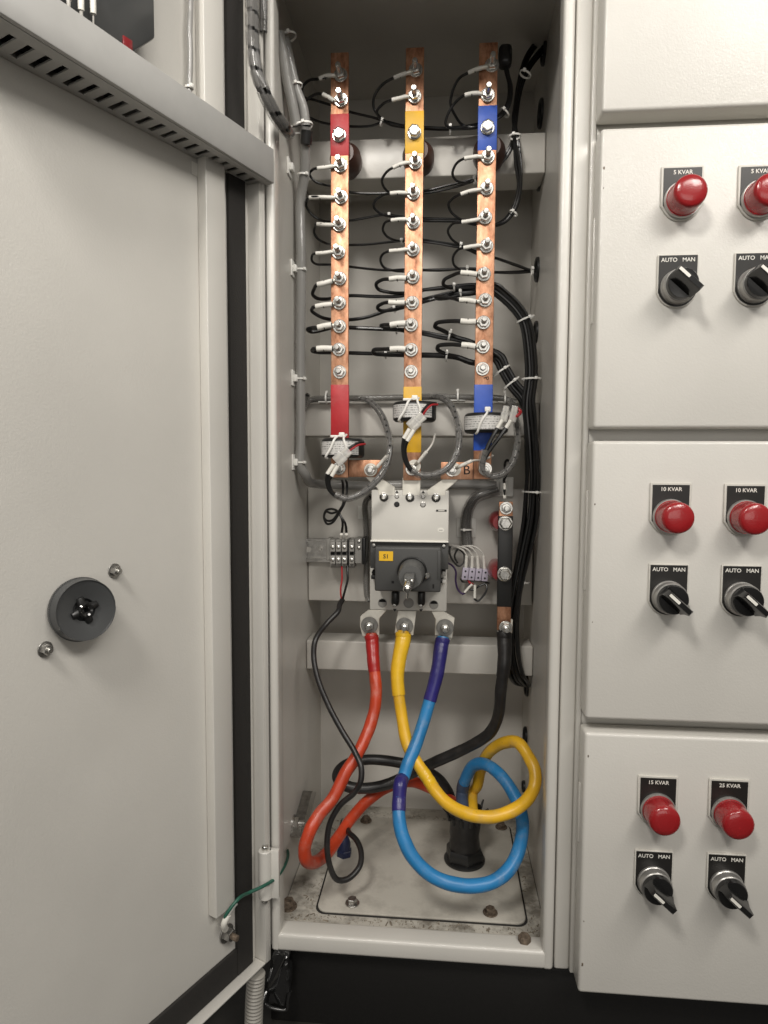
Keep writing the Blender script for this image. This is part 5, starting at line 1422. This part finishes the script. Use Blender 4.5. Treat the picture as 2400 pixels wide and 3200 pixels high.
for i, (x1, x2) in enumerate(((830, 805), (890, 903))):
    nm = ('left', 'right')[i]
    o = wire('terminal_wire', '%s black wire curling into the top of the terminals' % nm,
             [(C, 330 + i * 22, 628, 0.110), (R_, 838 + i * 70, 60, 0.106), (R_, 838 + i * 66, 250, 0.104), (R_, 845 + i * 20, 400, 0.104), (R_, 770 + i * 20, 540, 0.106), (R_, 660, 690 + i * 45, 0.110), (R_, 560, 700 + i * 55, 0.114), (R_, 512, 640, 0.116), (R_, 545, 550 - i * 20, 0.116), (R_, 640, 575 - i * 75, 0.114), (R_, 745, 560 - i * 20, 0.110), (R_, 810, 640, 0.108), (R_, 832 + i * 40, 740, 0.108), (R_, x1, 810, 0.110), (R_, x2, 1000, 0.116)], 0.0012)
    for ya_, yb_ in ((805, 890), (935, 1000)):
        bm = NEW(); f0 = (ya_ - 810) / 190; tube(bm, smooth_path([at(R_(x1 + (x2 - x1) * f0, ya_), 0.111), at(R_(x1 + (x2 - x1) * (yb_ - 810) / 190, yb_), 0.115)], 3), 0.0016, 12); obj('sleeve', bm, 'sleeve', o)
wire('terminal_wire', 'thin red wire leaving the bottom of the terminals', [(R_, 818, 1490, 0.124), (R_, 822, 1600, 0.120), (R_, 822, 1720, 0.118), (R_, 800, 1880, 0.116), (R_, 805, 2000, 0.116), (R_, 825, 2080, 0.118)], 0.0009, 'red_wire')
wire('terminal_wire', 'thin black wire leaving the bottom of the terminals', [(R_, 915, 1480, 0.122), (R_, 918, 1600, 0.119), (R_, 920, 1720, 0.117), (R_, 885, 1870, 0.115), (R_, 850, 2000, 0.115), (R_, 830, 2080, 0.117)], 0.0012, 'wire')
# shadowy grey loom beside the breaker
loom('breaker_loom', 'dark slim loom down the left side of the breaker', [at(R_(1320, 280), 0.13), at(R_(1240, 360), 0.136), at(R_(1215, 480), 0.14), at(R_(1228, 640), 0.142), at(R_(1240, 900), 0.143), at(R_(1245, 1500), 0.143), at(R_(1240, 1800), 0.142), at(R_(1255, 2000), 0.14), at(R_(1290, 2100), 0.138)], 0.0030, 2, m='grey_sleeve', spiral=False)
tie_mount('translucent mount beside the upper left of the breaker', at(R_(1210, 560), YPL), FRONT, EZ, 0.007)

# ------------------------------------------------------------------ lilac connector and its wires
YL = 0.126
lc = thing('connector_strip', 'lilac four way connector strip right of the breaker', 'connector strip', at(T(450, 1300), YL))
pa, pb, pc, pd = [at(T(*q), YL) for q in ((292, 1215), (660, 1240), (635, 1402), (272, 1380))]
cx_ = (pa + pb + pc + pd) / 4
exv = (pb - pa).normalized(); ezv = (pa - pd).normalized()
wd_, hg_ = (pb - pa).length, (pa - pd).length
for k in range(4):
    u0 = -wd_ / 2 + wd_ * (k + 0.03) / 4; u1 = -wd_ / 2 + wd_ * (k + 0.97) / 4
    bm = NEW(); prism(bm, [(u0, -hg_ / 2), (u1, -hg_ / 2), (u1, hg_ / 2), (u0, hg_ / 2)], cx_, exv, ezv, EY, 0.010, 0.0006, 2); pl_ = obj('pole', bm, 'lilac', lc)
    for vz in (0.24, -0.24):
        q = cx_ + exv * ((u0 + u1) / 2) + ezv * (vz * hg_); bm = NEW(); lathe(bm, q, FRONT, [(0.0010, -0.0001), (0.0010, 0.0003), (0.0008, 0.0004), (0.0007, 0.0002), (0, 0.0002)], 14); obj('screw_hole', bm, 'print_black', pl_)
for k in range(3):
    q = cx_ + exv * (-wd_ / 2 + wd_ * (k + 1) / 4); bm = NEW(); box(bm, q + Vector((-0.0008, 0.003, -hg_ * 0.3)), q + Vector((0.0008, 0.008, hg_ * 0.3))); obj('web', bm, 'lilac', lc)
heads = [((335, 1210), (345, 1050)), ((420, 1215), (425, 1055)), ((505, 1222), (495, 1050)), ((592, 1230), (580, 1050))]
srcs = [((300, 975), (210, 930), (130, 910)), ((370, 970), (290, 930), (110, 905)), ((430, 950), (350, 915), (260, 925)), ((540, 980), (450, 920), (330, 915))]
for k, ((x1, y1), (x2, y2)) in enumerate(heads):
    s_ = srcs[k]
    o = wire('sensor_wire', '%s pale wire entering the top of the lilac connector' % ORD[k], [(T, x1, y1, YL + 0.004), (T, x2, y2, YL + 0.002), (T, *s_[0], 0.128), (T, *s_[1], 0.13), (T, *s_[2], 0.132), (T, 90, 900 + k * 40, 0.136)], 0.0009, 'pale_wire')
    bm = NEW(); tube(bm, smooth_path([at(T(x1, y1), YL + 0.003), at(T(x2, y2), YL + 0.001)], 4), 0.0016, 12); obj('sleeve', bm, 'sleeve', o)
wire('sensor_wire', 'purple wire running down left of the lilac connector', [(T, 90, 1150, 0.134), (T, 150, 1185, 0.130), (T, 195, 1260, 0.128), (T, 195, 1400, 0.128), (T, 230, 1520, 0.128), (T, 300, 1575, 0.127), (T, 360, 1500, 0.126), (T, 400, 1430, 0.128)], 0.0010, 'purple_wire')
wire('sensor_wire', 'black wire curling up below the lilac connector', [(T, 450, 1640, 0.124), (T, 500, 1672, 0.124), (T, 570, 1610, 0.125), (T, 625, 1510, 0.126), (T, 610, 1440, 0.128), (T, 520, 1465, 0.128), (T, 440, 1520, 0.128), (T, 380, 1510, 0.128)], 0.0010, 'wire')
wire('sensor_wire', 'dark coil of wire left of the lilac connector', [(T, 120, 905, 0.134), (T, 112, 1010, 0.131), (T, 160, 1120, 0.130), (T, 240, 1190, 0.131), (T, 310, 1130, 0.132), (T, 300, 1010, 0.133), (T, 230, 960, 0.132), (T, 180, 1050, 0.131), (T, 220, 1150, 0.131)], 0.0010, 'grey_cable')
wire('sensor_wire', 'brown grey wire behind the lilac connector', [(T, 265, 1370, 0.134), (T, 300, 1410, 0.130), (T, 420, 1390, 0.129), (T, 560, 1395, 0.130), (T, 660, 1430, 0.132)], 0.0010, 'grey_cable')
wire('sensor_wire', 'short red wire under the lilac connector', [(T, 370, 1385, 0.130), (T, 390, 1420, 0.126), (T, 430, 1440, 0.128)], 0.0012, 'red_wire')
sleeved('upright white sleeve below the lilac connector', (462, 1450), (458, 1630), T, 0.124, 0.0014)
sleeved('slanting white sleeve below the lilac connector', (390, 1470), (318, 1555), T, 0.124, 0.0013)
sleeved('short slanting white sleeve tucked below the lilac connector', (425, 1440), (360, 1500), T, 0.125, 0.0012)
loom('breaker_loom', 'clear loom bending down right of the breaker', [at(T(780, 130), 0.138), at(T(640, 175), 0.138), at(T(480, 240), 0.138), at(T(380, 380), 0.139), at(T(340, 560), 0.140), at(T(340, 700), 0.141), at(T(355, 900), 0.141)], 0.0060, 2, m='clear_sleeve', spiral=False)
tie_mount('translucent mount on the plate right of the breaker', at(T(340, 660), YPL), FRONT, EZ, 0.010)
tie('white tie on the clear loom right of the breaker', at(T(340, 680), 0.140), EZ, 0.0066, 1.0)

# ------------------------------------------------------------------ neutral bar
YN = 0.098
xa, xb = at(T(778, 1000), YN).x, at(T(980, 1000), YN).x
zt_, z1_, z2_, zb_ = at(T(880, 300), YN).z, at(T(880, 495), YN).z, at(T(870, 1755), YN).z, at(T(870, 2080), YN).z
nbx = thing('neutral_bar', 'black sleeved neutral busbar standing on two red insulators', 'busbar', ((xa + xb) / 2, YN, zb_))
bm = NEW(); box(bm, (xa + 0.0004, YN, zb_), (xb - 0.0004, YN + BT, zt_), 0.0006, 2); obj('bar', bm, 'copper', nbx)
bm = NEW(); box(bm, (xa, YN - 0.0005, z2_), (xb, YN + BT + 0.0005, z1_), 0.0008, 3); obj('black_sleeve', bm, 'black_plastic', nbx)
for x, y in ((885, 600), (872, 1306)):
    p = at(T(x, y), YN - 0.004); p.y = YN - 0.0005
    b_ = bolt(nbx, p, 'head'); b_.scale = (1.1, 1, 1.1)
    bm = NEW(); lathe(bm, Vector((p.x - 0.0045, YN + BT + 0.0005, p.z)), EY, [(0, 0), (0.007, 0), (0.0080, 0.003), (0.0095, 0.009), (0.0100, 0.014), (0.0100, 0.026), (0.0082, 0.034), (0.0075, YPL - YN - BT - 0.0006), (0, YPL - YN - BT - 0.0006)], 40); obj('insulator', bm, 'red_epoxy', nbx)
bolt(nbx, at(T(892, 388), YN), yscale=0.55)
bolt(nbx, at(T(880, 2025), YN) + FRONT * 0.003, yscale=0.8)
o = wire('earth_link_wire', 'black wire with white sleeve lugged on top of the neutral bar', [(T, 872, 240, 0.094), (T, 868, 140, 0.094), (T, 866, 40, 0.098), (U, 1140, 1330, 0.10), (U, 1170, 1250, 0.108), (U, 1150, 1120, 0.118), (U, 1180, 1070, 0.122), (U, 1260, 1140, 0.124)], 0.0013)
for ya_, yb_, r in ((45, 130, 0.0013), (160, 255, 0.0016)):
    bm = NEW(); tube(bm, smooth_path([at(T(868, ya_), 0.0945), at(T(872, yb_), 0.094)], 3), r, 12); obj('sleeve', bm, 'sleeve', o)
tie_mount('translucent mount above the top of the neutral bar', at(T(855, 95), 0.148), FRONT, EX, 0.010)

# ------------------------------------------------------------------ small things at the bottom left
br = thing('support_bracket', 'thin steel bracket edge bolted to the lower left wall', 'bracket', at(Fz(300, 400), 0.12))
pts = [Fz(355, 195), Fz(372, 200), Fz(315, 420), Fz(292, 415)]
pp = [onx(q, XL + 0.012) for q in pts]
bm = NEW(); b0 = onx(pts[0], XL + 0.010)
prism(bm, [(q.y - b0.y, q.z - b0.z) for q in [onx(q, XL + 0.010) for q in (Fz(350, 192), Fz(372, 196), Fz(312, 425), Fz(288, 418))]], (XL + t, b0.y, b0.z), EY, EZ, EX, 0.010, 0.0004, 1); obj('bracket_plate', bm, 'steel', br)
q = onx(Fz(262, 350), XL + t)
bm = NEW(); hexbolt(bm, q, EX, 0.0055, 0.006); cyl(bm, q + EX * 0.005, q + EX * 0.012, 0.003, seg=14); obj('bracket_bolt', bm, 'zinc', br)
o = wire('earth_wire', 'thin green earth wire from the door stud into the cabinet', [ond(L(1222, 850), 0.008), ond(L(1235, 800), 0.012), ond(L(1300, 715), 0.016), at(L(1360, 680), -0.03), at(L(1430, 648), -0.025), at(L(1500, 605), -0.010), at(L(1548, 545), 0.01), at(L(1572, 470), 0.04), at(L(1552, 420), 0.07)], 0.0014, 'green_wire')
bm = NEW(); tube(bm, smooth_path([ond(L(1228, 880), 0.006), ond(L(1224, 845), 0.010), ond(L(1245, 800), 0.012)], 5), 0.0026, 12); obj('sleeve', bm, 'sleeve', o)
bm = NEW(); tube(bm, smooth_path([ond(L(1240, 805), 0.012), ond(L(1262, 770), 0.013), ond(L(1290, 735), 0.015)], 5), 0.0018, 10); obj('clear_end', bm, 'clear_plastic', o)

# corrugated conduit rising behind the door
bm = NEW(); qa = at(Fz(80, 1090), -0.014); qa.z = min(qa.z, P0.z + DZ0 - 0.003); qb = at(Fz(66, 1420), -0.014); pth = smooth_path([qa, (qa + qb) / 2 + Vector((-0.0006, 0, 0)), qb], 130)
tube(bm, pth, lambda u: 0.0072 + 0.0008 * math.sin(u * 2 * PI * 19), 26)
tag(obj('flexible_conduit', bm, 'flex_grey'), 'grey corrugated conduit below the corner of the open door', 'conduit')
# folded glossy black plastic at the plinth corner
bag = thing('plastic_wrap', 'crumpled glossy black plastic hanging from the plinth corner', 'plastic sheet', at(Fz(175, 1270), -0.005))
outl = [(165, 985), (250, 990), (232, 1060), (248, 1120), (245, 1200), (232, 1268), (160, 1262), (105, 1232), (118, 1160), (140, 1080)]
c0_ = at(Fz(*outl[0]), -0.006)
pp = [at(Fz(*q), -0.006) - c0_ for q in outl]
bm = NEW(); prism(bm, [(q.x, q.z) for q in pp], c0_, EX, EZ, EY, 0.012, 0.003, 3)
bmesh.ops.subdivide_edges(bm, edges=[e for e in bm.edges], cuts=3, use_grid_fill=True)
for v in bm.verts: v.co += Vector((0, 0.0025 * math.sin(v.co.x * 420 + v.co.z * 230) + 0.0015 * math.sin(v.co.z * 610), 0))
obj('sheet', bm, 'glossy_black', bag)
bm = NEW(); tube(bm, smooth_path([at(Fz(105, 1232), -0.007), at(Fz(160, 1264), -0.009), at(Fz(230, 1270), -0.007), at(Fz(236, 1230), -0.007), at(Fz(246, 1180), -0.006)], 8), 0.0016, 10); obj('hem', bm, 'glossy_black', bag)

for o in bpy.data.objects:
    if '_e' in o: del o['_e']
